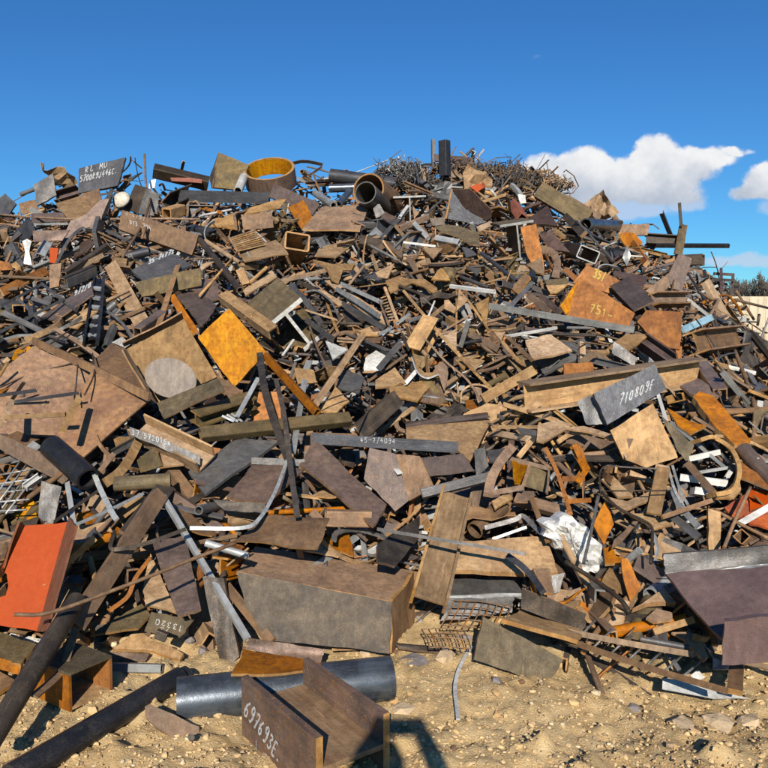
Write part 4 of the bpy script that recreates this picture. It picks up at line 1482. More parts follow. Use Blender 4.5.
BM('D', 'steel_beam', 'dark beam stub lying behind the narrow olive plate', 'dark', 'I', (300, 458), (418, 466), 36, 40, 70, .2)
PL('D', 'steel_sheet', 'small pale leaf shaped sheet near the white mouth tube', 'galv', [(226, 480), (242, 518), (226, 562), (209, 530)], .4, 'FL', .006)
PL('D', 'steel_plate', 'dark maroon plate pointing towards the purple grey plate', 'maroon', [(180, 578), (306, 604), (288, 642), (172, 592)], .34, 'S')
PL('D', 'steel_plate', 'brown folded plate beside the purple grey plate', 'brown', [(298, 656), (386, 588), (389, 640), (332, 684)], .36, 'FL', .02)
BM('D', 'steel_beam', 'purple brown beam lying below the dark maroon plate', 'purple', 'I', (205, 640), (300, 735), 80, 50, -20, .34)
BM('D', 'steel_beam', 'short brown beam above the square orange plate', 'brown', 'I', (322, 690), (452, 688), 66, 50, 75, .3)
PL('H', 'steel_plate', 'square orange plate facing the yard on the falling slope', 'orange', [(265, 46), (302, 0), (441, 6), (431, 152), (350, 140)], .34, 'F', .03)
BM('D', 'steel_channel', 'brown channel stepping down the falling crest', 'brown', 'C', (-10, 310), (112, 382), 40, 30, -20, .3)
BM('D', 'flat_bar', 'dark bar running down under the glossy pipe', 'dark', 'flat', (-10, 370), (60, 440), 28, 14, 0, .28)
BM('H', 'flat_bar', 'light blue painted bar by the square orange plate', 'blue', 'flat', (440, 76), (552, 28), 26, 10, 0, .35)
BM('D', 'flat_bar', 'white edged bar sloping to the light blue bar', 'white', 'flat', (462, 690), (545, 755), 12, 10, 0, .35)
b = TH('rail_frame', 'dark railing frame standing at the low end of the crest', 'D', (600, 630), 'frame', .2)
for pts in ([(560, 590), (636, 594)], [(634, 590), (630, 668)], [(588, 572), (590, 655)], [(560, 612), (632, 616)]):
    SW('D', 'bar', None, 'maroon', pts, 11, 11, .25, 0, b)
for k, (lab, pts, m) in enumerate((('rusty rod poking out towards the concrete wall', [(640, 690), (768, 722)], 'brown'),
                                   ('brown rod sloping down in front of the wall', [(645, 655), (715, 768)], 'brown'),
                                   ('rusty rod tangled under the railing frame', [(500, 660), (570, 690), (640, 670)], 'brown'),
                                   ('dark rod leaning out of the low crest', [(455, 580), (500, 650), (530, 700)], 'dark'),
                                   ('orange rod bent over the low crest', [(520, 700), (600, 672), (640, 700), (680, 768)], 'orange'),
                                   ('thin rod upright before the concrete wall', [(735, 745), (728, 790)], 'dark'))):
    RD('D', 'steel_rod', lab, m, pts, 10, None, .3)

# ---- left, the big rusty panel
b = TH('tank_plate', 'huge rusty folded panel with purple stains low on the slope', 'E', (280, 280), 'panel', .2)
PL('E', 'panel', None, 'rustsheet', [(-40, 190, -.05), (125, 62, -.35), (350, 160, -.3), (300, 265, -.12), (208, 410, .12), (-40, 395, .25)], .2, 'S', .012, b)
PL('E', 'panel', None, 'rustsheet', [(350, 160, -.3), (572, 268, -.12), (320, 488, .25), (210, 412, .12), (300, 265, -.12)], .2, 'S', .012, b)
SW('E', 'flange', None, 'brown', [(128, 42), (350, 146), (575, 258)], 30, 12, .42, 20, b)
PL('E', 'steel_plate', 'long rusty lip plate below the huge folded panel', 'brown', [(-30, 388), (230, 500), (262, 572), (240, 592), (-30, 440)], .42, 'F', .03)
f = TH('timber_frame', 'light tan frame of bars lying on the huge folded panel', 'E', (150, 320), 'frame', .4)
SW('E', 'bar', None, 'tan', [(18, 336), (252, 324)], 17, 14, .5, 0, f)
SW('E', 'bar', None, 'tan', [(304, 262), (240, 384)], 25, 14, .52, 0, f)
SW('E', 'bar', None, 'tan', [(46, 272), (8, 362)], 22, 14, .48, 0, f)
BM('E', 'angle_iron', 'dark slim angle resting on the tan bar frame', 'slate', 'L', (58, 274), (302, 240), 13, 13, 20, .5)
BM('E', 'angle_iron', 'short dark angle at the outer end of the huge panel', 'slate', 'L', (-10, 250), (140, 230), 14, 14, 20, .46)
SW('E', 'steel_strip', 'bright orange curled strip at the top of the huge panel', 'yellow', [(58, 112), (70, 85), (100, 72), (128, 88), (110, 108)], 22, 12, .28)
for lab, pts in (('thin bent wire rod on the huge folded panel', [(-10, 110), (50, 148), (170, 70), (275, -5)]),
                 ('thin dark rod drooping over the huge folded panel', [(355, 90), (362, 165), (325, 250)]),
                 ('thin wire rod lying on the huge panel face', [(-10, 225), (120, 170), (275, 128)]),
                 ('kinked wire rod beside the light tan frame', [(300, 120), (292, 210), (285, 270)])):
    RD('E', 'steel_rod', lab, 'dark', pts, 6, None, .42)
pp = BM('E', 'steel_pipe', 'short black drum pipe lying below the huge panel', 'black', 'pipe', (196, 446), (338, 572), 92, None, 0, (.5, .45))
f = TH('disc_box', 'large tan box section with a round purple disc welded inside', 'E', (640, 190), 'box', .3)
PL('0', 'base', None, 'tan', [(127, 349), (184, 319), (217, 377), (157, 403)], .3, 'F', .015, f)
PL('0', 'lip', None, 'olive', [(157, 403, 0), (217, 377, 0), (225, 391, .1), (163, 418, .1)], .36, 'F', .012, f)
PL('0', 'lip', None, 'tan', [(127, 349, 0), (122, 344, .16), (182, 313, .16), (184, 319, 0)], .3, 'F', .012, f)
PL('0', 'lip', None, 'tan', [(127, 349, 0), (157, 403, 0), (154, 404, .1), (123, 350, .1)], .3, 'F', .012, f)
PL('0', 'disc', 'smooth purple grey round disc', 'disc', [(170.5 + 26 * math.cos(a) , 378 - 20 * math.sin(a)+ 3*math.cos(a)) for a in np.linspace(0, 6.28, 33)[:-1]], .325, 'F', .012, f)
PL('E', 'steel_plate', 'brown plate wedged between the disc box and the huge panel', 'brown', [(355, 120), (430, 50), (500, 80), (575, 258), (370, 150)], .16, 'S')
PL('E', 'steel_plate', 'blue grey plate corner above the disc box', 'grey', [(428, 48), (470, 25), (500, 55), (480, 70)], .2, 'F')
o = BM('E', 'steel_channel', 'tan channel with chalk numbers on its side below the disc box', 'tan', 'C', (528, 372), (790, 498), 100, 60, 150, .35)
oo = PL('E', 'steel_plate', 'chalk lettered grey flange strip along the tan channel', 'grey', [(497, 372), (545, 388), (768, 482), (768, 518), (500, 402)], .44, 'F', .012, warp=0)
TXT(oo, o_plane[oo.name], '37 5720154', 'E', (505, 400), (660, 448), (0, -20), .18)
PL('E', 'steel_plate', 'folded olive plate piece under the chalk lettered channel', 'olive', [(525, 500), (592, 450), (622, 522), (540, 548)], .28, 'FL')
PL('E', 'steel_plate', 'tan wing of the folded piece under the lettered channel', 'tan', [(592, 450), (705, 515), (612, 526)], .27, 'S')
BM('E', 'steel_pipe', 'short crushed tan pipe roll under the folded pieces', 'olive', 'pipe', (438, 592), (655, 578), 58, None, 0, .35)
BM('E', 'flat_bar', 'dark broad bar sloping down from the crushed pipe', 'dark', 'flat', (640, 598), (490, 790), 70, 16, 10, .32)
SW('E', 'steel_strip', 'curved tan strip hooked beside the black drum pipe', 'tan', [(535, 420), (500, 490), (460, 545), (400, 590)], 36, 12, .3)
wm = TH('wire_mesh', 'grey welded wire mesh panel at the outer end of the slope', 'E', (60, 600), lift=.25)
for k in range(5):
    SW('E', 'wire', None, 'galv', [(-20, 560 + k * 34), (150 - k * 12, 470 + k * 40 + 60)][::1], 7, None, .3, 0, wm)
for k in range(4):
    SW('E', 'wire', None, 'galv', [(100 + k * 22 - 20, 500 + k * 16), (-20 + k * 14, 640 + k * 22)], 7, None, .3, 0, wm)
PL('E', 'steel_plate', 'grey brown upright plate below the rusty lip plate', 'grey', [(160, 580), (236, 600), (206, 742), (145, 742)], .22, 'F')
PL('E', 'steel_plate', 'yellow brown scrap plate behind the red channel', 'yellow', [(30, 682), (80, 650), (122, 640), (152, 740), (60, 715)], .12, 'S')
BM('E', 'angle_iron', 'pale upright angle beside the grey brown plate', 'galv', 'L', (262, 590), (290, 760), 20, 20, 20, .3)
SW('E', 'steel_strip', 'pale forked strip curling below the black drum pipe', 'galv', [(355, 535), (385, 610), (430, 700), (448, 728)], 20, 8, .42)
SW('E', 'steel_strip', 'pale scoop ended strip under the drum pipe', 'galv', [(290, 748), (400, 700), (550, 628)], 12, 10, .4)
RD('E', 'steel_rod', 'dark bar slanting under the drum pipe', 'dark', [(210, 735), (380, 615)], 12, 12, .38)
BM('E', 'steel_beam', 'small white painted beam offcut by the wire mesh', 'white', 'I', (95, 605), (152, 565), 26, 26, 60, .32)

# ---- left foot
f = TH('red_channel', 'wide orange red painted channel section standing at the foot', 'I', (130, 300), 'channel', .2)
PL('I', 'web', 'flat orange red painted face', 'red', [(96, 98, -.1), (258, 84, -.1), (142, 503, .12), (-10, 480, .12), (-10, 376, .06), (22, 366, .05), (32, 330, .03), (26, 285, .02), (18, 278, .02)], .36, 'F', .012, f)
PL('I', 'flange', None, 'red_edge', [(258, 84, -.1), (264, 66, .06), (292, 100, .06), (178, 500, .26), (132, 510, .26), (142, 503, .12)], .36, 'F', .01, f)
PL('I', 'flange', None, 'red', [(96, 98, -.1), (78, 82, .04), (16, 262, .14), (18, 278, .02)], .36, 'F', .01, f)
b = BM('I', 'angle_iron', 'long heavy angle iron sloping down behind the red channel', 'brown', 'L', (612, -20), (285, 485), 62, 46, -20, (.55, .45))
BM('0', 'steel_pipe', 'long rough dark pipe sloping past the red channel to the ground', 'dark', 'pipe', (77, 600), (-12, 744), 21, None, 0, (.55, .3))
RD('I', 'steel_rod', 'long slightly bent brown bar crossing over the dark pipe', 'brown', [(56, 440), (200, 430), (500, 322), (768, 216), (905, 165)], 15, None, .75)
PL('I', 'steel_plate', 'purple grey plate facing up beside the white angle rail', 'purple', [(585, 168), (712, 130), (772, 422), (682, 440)], .3, 'S')
PL('I', 'steel_plate', 'dusty tan plate beside the purple grey facing plate', 'tan', [(578, 205), (682, 432), (560, 402), (548, 330)], .24, 'S')
SW('I', 'flat_bar', 'dark slim bar bent back over the heavy angle', 'dark', [(440, 120), (425, 180), (460, 188), (575, 162), (712, 112)], 15, 12, .55)
o = PL('I', 'steel_plate', 'small olive plate with upside down chalk number stuck in sand', 'olive', [(580, 430), (745, 460), (690, 532), (555, 505)], .22, 'F', .02, warp=0)
TXT(o, o_plane[o.name], '13320', 'I', (706, 484), (598, 456), (-5, 20), .2, 'chalk')
TXT(o, o_plane[o.name], '72', 'I', (655, 498), (612, 488), (-4, 14), .2, 'chalk')
BM('I', 'square_tube', 'tiny dark square tube stub before the olive chalk plate', 'dark', 'box', (600, 512), (640, 528), 34, 30, 20, .35)
PL('I', 'steel_plate', 'dull brown twisted plate at the foot beside the olive plate', 'olive', [(348, 518), (440, 450), (545, 398), (578, 440), (530, 492), (430, 506)], .2, 'S')
BM('I', 'square_tube', 'short pale square tube half sunk in the sand', 'galv', 'box', (438, 642), (622, 646), 32, 30, 10, .12)
PL('I', 'steel_plate', 'rusty short plate on edge in the sand', 'brown', [(382, 585), (575, 590), (560, 622), (378, 622)], .12, 'F', .02)
PL('I', 'plank', 'sandy flat plank lying at the foot of the heap', 'tan', [(432, 572), (520, 500), (705, 590), (690, 612), (560, 575)], .1, 'S', .02)
SW('I', 'steel_strip', 'rusty twisted strip dangling over the box tube', 'brown', [(300, 470), (270, 560), (235, 660), (130, 755)], 30, 8, .45, 25)
SW('I', 'steel_strip', 'orange bent strip behind the long bent bar', 'orange', [(575, 225), (520, 300), (490, 370), (420, 425)], 16, 12, .35)
PL('I', 'steel_plate', 'flat grey plate end under the red channel flange', 'grey', [(235, 290), (310, 288), (320, 318), (240, 320)], .3, 'U', .02)
PL('I', 'steel_plate', 'tan plate behind the long dark pipe', 'tan', [(240, 320), (318, 318), (280, 420), (190, 470)], .2, 'S')


def world_box(name, label, mat, O, u, v, a, L, w, h, th, sec='box'):
    u, v, a = Vector(u).normalized(), Vector(v).normalized(), Vector(a).normalized()
    return place_section(name, label, mat, sec, Vector(O), u, v, a, L, w, h, th)


# box offcut standing open on the sand, its mouth turned to the right-hand side
O = at(70, 718, 0)
bx = link('box_section', None, None, None, 'short rusty box offcut with orange inside open towards the yard', 'box section')
bx.location = O + Vector((0, 0, .025))
e_ = Vector((.55, .835, 0))
l_ = Vector((-.835, .55, 0))
BW, BH, BL, BT = .21, .165, .26, .012
for nm, m, q0, d1, d2, d3 in (('side', 'orange', Vector(), e_ * BT, l_ * BL, Vector((0, 0, BH - BT))),
                              ('side', 'orange', e_ * (BW - BT), e_ * BT, l_ * BL, Vector((0, 0, BH - BT))),
                              ('floor', 'tan', e_ * BT + Vector((0, 0, .004)), e_ * (BW - 2 * BT), l_ * BL, Vector((0, 0, BT))),
                              ('top', 'olive', Vector((0, 0, BH - BT)), e_ * BW, l_ * BL, Vector((0, 0, BT)))):
    c8 = [q0 + d1 * i + d2 * j + d3 * k for i in (0, 1) for j in (0, 1) for k in (0, 1)]
    f6 = [(0, 1, 3, 2), (4, 6, 7, 5), (0, 4, 5, 1), (2, 3, 7, 6), (0, 2, 6, 4), (1, 5, 7, 3)]
    link(nm, new_mesh(nm, c8, f6), m, bx)
    pj = [project(bx.location + p) for p in c8]
    raster(hull([(p[0], p[1]) for p in pj]), min(p[2] for p in pj))
PL('M', 'steel_plate', 'brown plank like plate under the red channel', 'olive', [(-30, 60), (190, 140), (105, 232), (-30, 200)], .28, 'U', .02)
PL('M', 'steel_plate', 'orange side plate below the brown plank like plate', 'orange', [(-30, 198), (112, 238), (96, 292), (-30, 255)], .3, 'F', .02)
PL('M', 'steel_plate', 'lower brown plate partly under the long dark pipe', 'brown', [(-30, 258), (78, 318), (40, 350), (-30, 400)], .15, 'S', .02)

# ---- front: pipes and the lettered beam on the sand
BM('0', 'steel_pipe', 'smooth black pipe lying on the sand, its end cap towards the big pipe', 'black', 'pipe', (180, 678), (10, 778), 25, None, 0, (.12, .06))
BM('0', 'pipe_spigot', 'narrow black spigot plugged in the smooth black pipe end', 'black', 'pipe', (187, 675), (178, 680), 19, None, 0, .1)
bp = BM('0', 'steel_pipe', 'big blue grey steel pipe lying on the sand behind the lettered beam', 'pipe', 'pipe', (177, 701), (391, 678), 44, None, 0, (.12, .12))
lug = PL('N', 'clamp_lug', 'rusty lug with two bolt heads lying by the big pipe end', 'brown', [(25, 452), (50, 440), (95, 462), (180, 496), (260, 540), (302, 556), (310, 650), (280, 674), (190, 625), (80, 560), (26, 505)], .1, (.15, -.78, .6), .05, cat='lug')
for bx_, by_ in ((75, 505), (262, 610)):
    PL('N', 'bolt', None, 'dark', [(bx_ + 20 * math.cos(q), by_ + 20 * math.sin(q)) for q in np.linspace(0, 6.283, 7)[:-1]], .125, (.15, -.78, .6), .02, lug)
O = EYE + ray(276, 671) * (1.4 / -ray(276, 671).z)
Ax = Vector((.585, -.811, 0))
Wv = Vector((.811, .585, 0))
Fz = Vector((0, 0, 1))
# flanges upright, web level between them
hb = place_section('lettered_beam', 'heavy rusty beam offcut lying on the sand with a chalk number on its flange', 'brown_scale', 'I',
                   Vector((O.x, O.y, .10)), Fz, -Wv, Ax, .58, .24, .31, .028)
for ch in hb.children:
    if ch.name.startswith('web'):
        ch.data.materials.clear()
        ch.data.materials.append(MATS['edge'])
        ch.data.materials.append(MATS['edge'])
c0 = Vector((O.x, O.y, .10)) - Wv * .155
TXT(hb, (c0, -Wv), '697693E.', '0', (243, 713), (283, 763), (4, -13), .17)
TXT(hb, (c0, -Wv), 'J', '0', (252, 752), (259, 760), (0, -18), .1)
TXT(hb, (c0, -Wv), '7', '0', (262, 764), (270, 772), (0, -14), .1)

# ---- lower middle
f = TH('box_girder', 'big dust covered box girder lying level at the foot of the heap', 'J', (470, 400), 'girder', .1)
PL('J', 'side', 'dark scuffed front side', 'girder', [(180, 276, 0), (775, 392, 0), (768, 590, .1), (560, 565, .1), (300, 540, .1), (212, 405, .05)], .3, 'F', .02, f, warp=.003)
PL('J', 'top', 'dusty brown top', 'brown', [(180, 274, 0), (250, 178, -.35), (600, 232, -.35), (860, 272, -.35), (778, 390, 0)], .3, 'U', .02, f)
PL('J', 'end', 'rusty end', 'brown', [(778, 392, 0), (862, 274, -.35), (862, 520, -.3), (772, 590, .08)], .3, 'R', .02, f)
PL('J', 'steel_sheet', 'curled brown sheet resting on the box girder', 'brown', [(288, 58), (536, 76), (492, 188), (165, 156)], .42, 'S', .008, warp=.02)
SW('0', 'bent_rail', 'pale bent rail kinked across the lower slope', 'galv', [(289, 455), (275, 492), (258, 520), (240, 528), (190, 528)], 3.6, 3, .5)
BM('J', 'steel_pipe', 'short shiny pale pipe under the curled sheet', 'galv', 'pipe', (62, 165), (222, 215), 28, None, 0, .4)
BM('0', 'angle_iron', 'long pale angle rail sloping to the foot of the heap', 'galv', 'L', (163, 497), (248, 640), 5.5, 5.5, -25, (.5, .35))
PL('J', 'plank', 'dark weathered plank leaning at the end of the box girder', 'dark', [(48, 292), (130, 300), (188, 600), (122, 662)], .25, 'F', .04)
BM('J', 'flat_bar', 'brown bar sloping beside the dark plank', 'brown', 'flat', (140, 330), (312, 545), 38, 14, 0, .3)
f = TH('purple_channel', 'short purple brown channel lying against the big pipe', 'J', (350, 600), 'channel', .1)
PL('J', 'flange', None, 'purple', [(225, 530), (518, 574), (502, 628), (212, 572)], .3, 'F', .012, f)
PL('J', 'web', None, 'orange', [(208, 572, 0), (500, 628, 0), (470, 650, .15), (160, 672, .15)], .3, 'U', .012, f)
BM('J', 'flat_bar', 'thin tan stick on the sand below the box girder', 'tan', 'flat', (545, 572), (742, 566), 15, 12, 0, .1)
BM('F', 'square_tube', 'long tan brown tube lying level across the mid slope', 'olive', 'box', (40, 402), (612, 342), 52, 40, -35, .4)
PL('F', 'steel_plate', 'grey plate sloping under the long level tube', 'grey', [(-5, 542), (180, 420), (342, 426), (58, 632)], .28, 'S', .02)
f = TH('brown_channel', 'purple brown channel plate behind the bent bars', 'F', (290, 580), 'channel', .2)
PL('F', 'web', None, 'purple', [(240, 516), (438, 532), (302, 662), (138, 642)], .26, 'S', .015, f)
SW('F', 'flange', None, 'grey', [(236, 502), (440, 510)], 26, 10, .34, 0, f)
PL('F', 'flange', None, 'dark', [(90, 652), (292, 665), (275, 702), (130, 692)], .3, 'F', .012, f)
PL('F', 'steel_plate', 'large pinkish brown plate sloping down mid heap', 'purple', [(482, 424), (754, 665), (702, 757), (420, 510)], .38, 'S', .02)
BM('F', 'square_tube', 'short rusty square tube below the pinkish plate', 'brown', 'box', (692, 725), (520, 722), 62, 50, -10, .3)
SW('F', 'bent_bar', 'dark flat bar bowed upright in the middle of the heap', 'dark', [(268, 90), (285, 220), (330, 370), (375, 490)], 28, 10, .55)
SW('F', 'bent_bar', 'thin dark bar crossing the bowed bar', 'dark', [(330, 190), (360, 320), (385, 520), (412, 715)], 20, 10, .58)
BM('F', 'flat_bar', 'splintered orange brown bar leaning on the long tube', 'orange', 'box', (290, 100), (488, 318), 30, 24, 20, .5)
BM('F', 'flat_bar', 'long tan bar leaning up from the long level tube', 'tan', 'flat', (478, 290), (662, 20), 24, 16, 10, .45)
PL('F', 'steel_plate', 'bright orange plate sheltered behind the bowed bar', 'orange', [(250, 235), (345, 240), (352, 360), (232, 352)], .15, 'F')
PL('F', 'steel_plate', 'orange tan wedge by the long leaning bar', 'tan', [(488, 310), (560, 218), (610, 270), (560, 320)], .3, 'S')
PL('F', 'steel_plate', 'blue grey sheet plate behind the long leaning bar', 'grey', [(560, 215), (590, 150), (670, 180), (650, 245)], .22, 'S')
BM('F', 'steel_channel', 'dark channel sloping under the blue grey sheet plate', 'dark', 'C', (640, 400), (790, 265), 66, 40, 10, .32)
o = BM('0', 'angle_iron', 'dark grey angle iron with chalk marks lying level mid slope', 'slate', 'L', (312, 438), (458, 447), 11, 11, 5, .45)
TXT(o, o_plane[o.name], '45-7/4094', '0', (360, 442), (396, 443.5), (0, -5), .16)
BM('F', 'steel_channel', 'brown channel running below the chalked angle', 'brown', 'C', (460, 420), (640, 425), 46, 30, -20, .38)
RD('F', 'steel_rod', 'thin dark looped wire beside the orange wedge', 'dark', [(500, 280), (580, 250), (680, 225), (690, 290), (640, 390)], 6, None, .5)
BM('F', 'steel_beam', 'dark beam half buried left of the bowed bar', 'olive', 'I', (20, 340), (240, 270), 70, 50, -60, .25)
BM('F', 'angle_iron', 'pale angle leaning beside the half buried beam', 'galv', 'L', (262, 190), (180, 340), 18, 18, 20, .4)
b = TH('slat_bundle', 'small bundle of pale slats by the half buried beam', 'F', (160, 330), 'bundle', .35)
for k in range(3):
    SW('F', 'slat', None, 'galv', [(125 + k * 18, 330 - k * 4), (170 + k * 16, 352)], 8, 10, .36 + k * .01, 0, b)
PL('F', 'steel_plate', 'tan plate below the yellow plate corner', 'brown', [(95, 170), (150, 200), (200, 235), (150, 260), (120, 235)], .2, 'S')
BM('F', 'flat_bar', 'pale upright bar behind the bowed bar', 'galv', 'flat', (440, 195), (395, 470), 22, 12, 0, .36)

# ---- centre
b = TH('tagged_beam', 'purple brown beam offcut with a white paper tag', 'G', (80, 600), 'beam', .25)
PL('G', 'flange', None, 'brown_scale', [(-40, 490, 0), (62, 516, 0), (112, 692, .12), (58, 735, .12), (-62, 610, .06)], .34, 'S', .02, b)
PL('G', 'web', None, 'brown', [(62, 516, -.06), (152, 520, -.02), (206, 642, .1), (112, 694, .06)], .36, 'SR', .02, b)
PL('G', 'paper_tag', 'white paper tag', 'white', [(34, 541), (53, 535), (88, 588), (66, 593)], .5, 'S', .003, b)
f = TH('bent_plate', 'broad tan triangular plate with a dark folded top edge', 'G', (290, 440), 'plate', .25)
PL('G', 'plate', None, 'tan', [(100, 412), (422, 372), (424, 394), (346, 542), (298, 500), (296, 470), (100, 456)], .3, 'S', .015, f)
PL('G', 'top_edge', None, 'maroon', [(96, 392, 0), (410, 354, 0), (424, 374, 0), (100, 414, 0)], .36, 'F', .012, f)
PL('G', 'steel_plate', 'dark brown plate under the broad tan triangular plate', 'maroon', [(138, 532), (320, 512), (363, 580), (180, 602)], .34, 'F', .03)
BM('G', 'flat_bar', 'blue grey bar with a rounded end lying mid slope', 'grey', 'box', (160, 668), (432, 600), 38, 22, -20, .4)
SW('G', 'bent_bar', 'curved brown bar standing beside the yellow panelled frame', 'brown', [(508, 488), (462, 545), (428, 610), (415, 672)], 36, 20, .45)
PL('G', 'steel_plate', 'narrow grey plate behind the curved brown bar', 'grey', [(360, 500), (402, 488), (417, 560), (370, 602)], .22, 'FL')
PL('G', 'steel_plate', 'grey sheet piece above the rounded end bar', 'grey', [(410, 500), (502, 488), (482, 540), (420, 545)], .2, 'S')
f = TH('panel_frame', 'tan framed box with two yellow brown panes', '5', (400, 360), 'frame', .25)
PL('5', 'pane', None, 'yellow', [(268, 262), (372, 290), (330, 418), (284, 412)], .22, 'D', .01, f)
PL('5', 'pane', None, 'olive', [(384, 298), (506, 330), (492, 470), (345, 424)], .22, 'F', .01, f)
for pts, w in (([(250, 245), (508, 312)], 26), ([(382, 292), (338, 425)], 22), ([(506, 318), (494, 470)], 14), ([(135, 468), (345, 430)], 34)):
    SW('5', 'bar', None, 'brown', pts, w, 20, .3, 0, f)
f = TH('orange_frame', 'orange rusted angle frame standing on the slope', '5', (620, 380), 'frame', .25)
for pts, w in (([(484, 178), (562, 345), (645, 605)], 26), ([(662, 165), (748, 322)], 50), ([(745, 318), (690, 400)], 36), ([(590, 378), (735, 372)], 34), ([(615, 522), (775, 512)], 30)):
    SW('5', 'bar', None, 'orange', pts, w, 10, .36, 0, f)
PL('5', 'steel_plate', 'tan curved plate above the orange frame', 'tan', [(432, 30), (560, -5), (655, 30), (610, 62), (540, 100), (472, 142), (425, 132)], .28, 'S')
SW('5', 'steel_strip', 'tan arched strip running from the curved plate', 'tan', [(560, 142), (640, 92), (720, 78), (790, 95)], 30, 18, .3)
BM('5', 'flat_bar', 'tan bar stub leaning under the curved tan plate', 'tan', 'flat', (390, 138), (310, 238), 34, 14, 0, .34)
b = TH('rod_bundle', 'bundle of thin brown rods beside the tan bar stub', '5', (420, 230), 'bundle', .3)
for k in range(7):
    SW('5', 'rod', None, 'brown', [(350 + k * 12, 180 + k * 10 - (k % 3) * 8), (520 + k * 16 - 30, 300 + k * 9)], 9, None, .3 + .01 * (k % 3), 0, b)
PL('5', 'steel_plate', 'tan plate edge below the panelled frame', 'brown', [(290, 520), (345, 455), (410, 455), (412, 520)], .3, 'S')
BM('5', 'flat_bar', 'brown bar running down past the white sack', 'brown', 'flat', (395, 500), (500, 780), 34, 16, 0, .36)
SW('5', 'bent_bar', 'grey bent bar crossing below the panelled frame', 'grey', [(95, 690), (280, 640), (340, 615), (420, 690), (520, 780)], 30, 16, .34)
BM('5', 'flat_bar', 'short pale bar below the grey bent bar', 'galv', 'flat', (145, 762), (362, 685), 18, 14, 0, .34)
PL('5', 'steel_plate', 'tan broken plate left of the panelled frame base', 'tan', [(138, 520), (240, 460), (275, 500), (160, 570)], .26, 'S')

# ---- white sack
def sack():
    out = [(542, 524), (548, 520), (556, 521), (563, 515), (572, 516), (579, 524), (588, 527), (592, 537), (602, 545), (601, 555), (606, 562), (600, 574), (590, 571), (584, 575), (577, 562), (568, 560), (566, 551), (555, 549), (552, 540), (543, 536), (546, 530)]
    cx = sum(p[0] for p in out) / len(out)
    cy = sum(p[1] for p in out) / len(out)
    C = at(cx, cy, .35)
    s0 = (C - EYE).dot(FW)
    V, Fc = [], []
    r = random.Random(5)
    R = 9
    ph = [(r.uniform(.10, .26), r.uniform(0, 6.28), r.uniform(0, 6.28)) for _ in range(6)]
    bound = curve_pts([Vector((p[0], p[1], 0)) for p in out + out[:1]], 2)[:-1]
    for k in range(R + 1):
        f = (k + .15) / (R + .15)
        for b in bound:
            j = r.uniform(-.06, .06) if k < R else 0
            x, y = cx + (b.x - cx) * (f + j), cy + (b.y - cy) * (f + j * .7)
            bulge = .035 * math.sqrt(max(0, 1 - f ** 2.2))
            cr = sum(1 - abs(math.sin(q * (x * math.cos(a) + y * math.sin(a)) + p)) for q, a, p in ph) / 6
            V.append(EYE + ray(x, y) * (s0 - bulge - (cr - .36) * .17 - r.uniform(-.009, .009)) - C)
    m = len(bound)
    Fc.append(tuple(range(m)))
    for k in range(R):
        for i in range(m):
            j = (i + 1) % m
            if (i + k) % 2:
                Fc += [(k * m + i, k * m + j, (k + 1) * m + j), (k * m + i, (k + 1) * m + j, (k + 1) * m + i)]
            else:
                Fc += [(k * m + i, k * m + j, (k + 1) * m + i), (k * m + j, (k + 1) * m + j, (k + 1) * m + i)]
    b0 = len(V)
    V += [v + Vector((0, .16, -.02)) for v in V[R * m:R * m + m]]
    for i in range(m):
        j = (i + 1) % m
        Fc.append((R * m + i, R * m + j, b0 + j, b0 + i))
    Fc.append(tuple(b0 + i for i in range(m)))
    me = new_mesh('crumpled_sack', V, Fc, None, [False] * len(Fc))
    o = link('crumpled_sack', me, 'sackcloth', None, 'crumpled white woven sack caught in the lower slope', 'sack')
    o.location = C
    raster(out, s0 - .1)


sack()
PL('6', 'steel_plate', 'orange pointed plate beside the white sack', 'orange', [(213, 542), (262, 440), (292, 388), (345, 540), (282, 672)], .34, 'F', .02)
PL('6', 'steel_plate', 'orange plate with a step below the orange pointed plate', 'orange', [(280, 692), (332, 680), (360, 742), (470, 775), (290, 790)], .3, 'S', .02)
BM('6', 'flat_bar', 'tall tan flat post leaning beside the bent wire bar', 'tan', 'flat', (662, 178), (600, 475), 86, 14, 5, .4)
RD('6', 'steel_rod', 'dark bar lying over the white sack', 'grey', [(245, 362), (205, 560), (150, 790)], 20, 16, .55)
RD('6', 'bent_bar', 'dark bar bent like a hairpin below the tan post', 'dark', [(270, 335), (330, 400), (400, 452), (520, 510), (585, 555), (590, 640), (580, 790)], 20, None, .5)
RD('6', 'steel_rod', 'thin dark rod lying level across the tan post', 'dark', [(290, 326), (710, 324)], 10, None, .52)
PL('6', 'steel_plate', 'tan hooked arm plate below the level rod', 'tan', [(265, 350), (430, 392), (605, 318), (560, 392), (400, 452)], .36, 'S')
SW('6', 'bent_bar', 'dark flat bar bent into a loop around tan plates', 'dark', [(262, 340), (256, 215), (300, 165), (400, 172), (620, 184)], 10, 30, .4)
PL('6', 'steel_plate', 'tan bar plate within the dark loop', 'tan', [(265, 250), (340, 230), (470, 360), (370, 365)], .28, 'S')
PL('6', 'gusset_plate', 'tan wing gusset under the hairpin bar', 'tan', [(440, 470), (560, 470), (640, 500), (720, 540), (600, 570), (540, 520)], .32, 'S')
PL('6', 'steel_plate', 'brown arm plate curving down from the hooked arm', 'brown', [(470, 520), (500, 520), (400, 640), (330, 690), (345, 640)], .35, 'S')
PL('6', 'gusset_plate', 'brown twisted plate above the dark loop', 'brown', [(335, -10), (470, -10), (440, 60), (425, 120), (390, 60)], .4, 'FL')

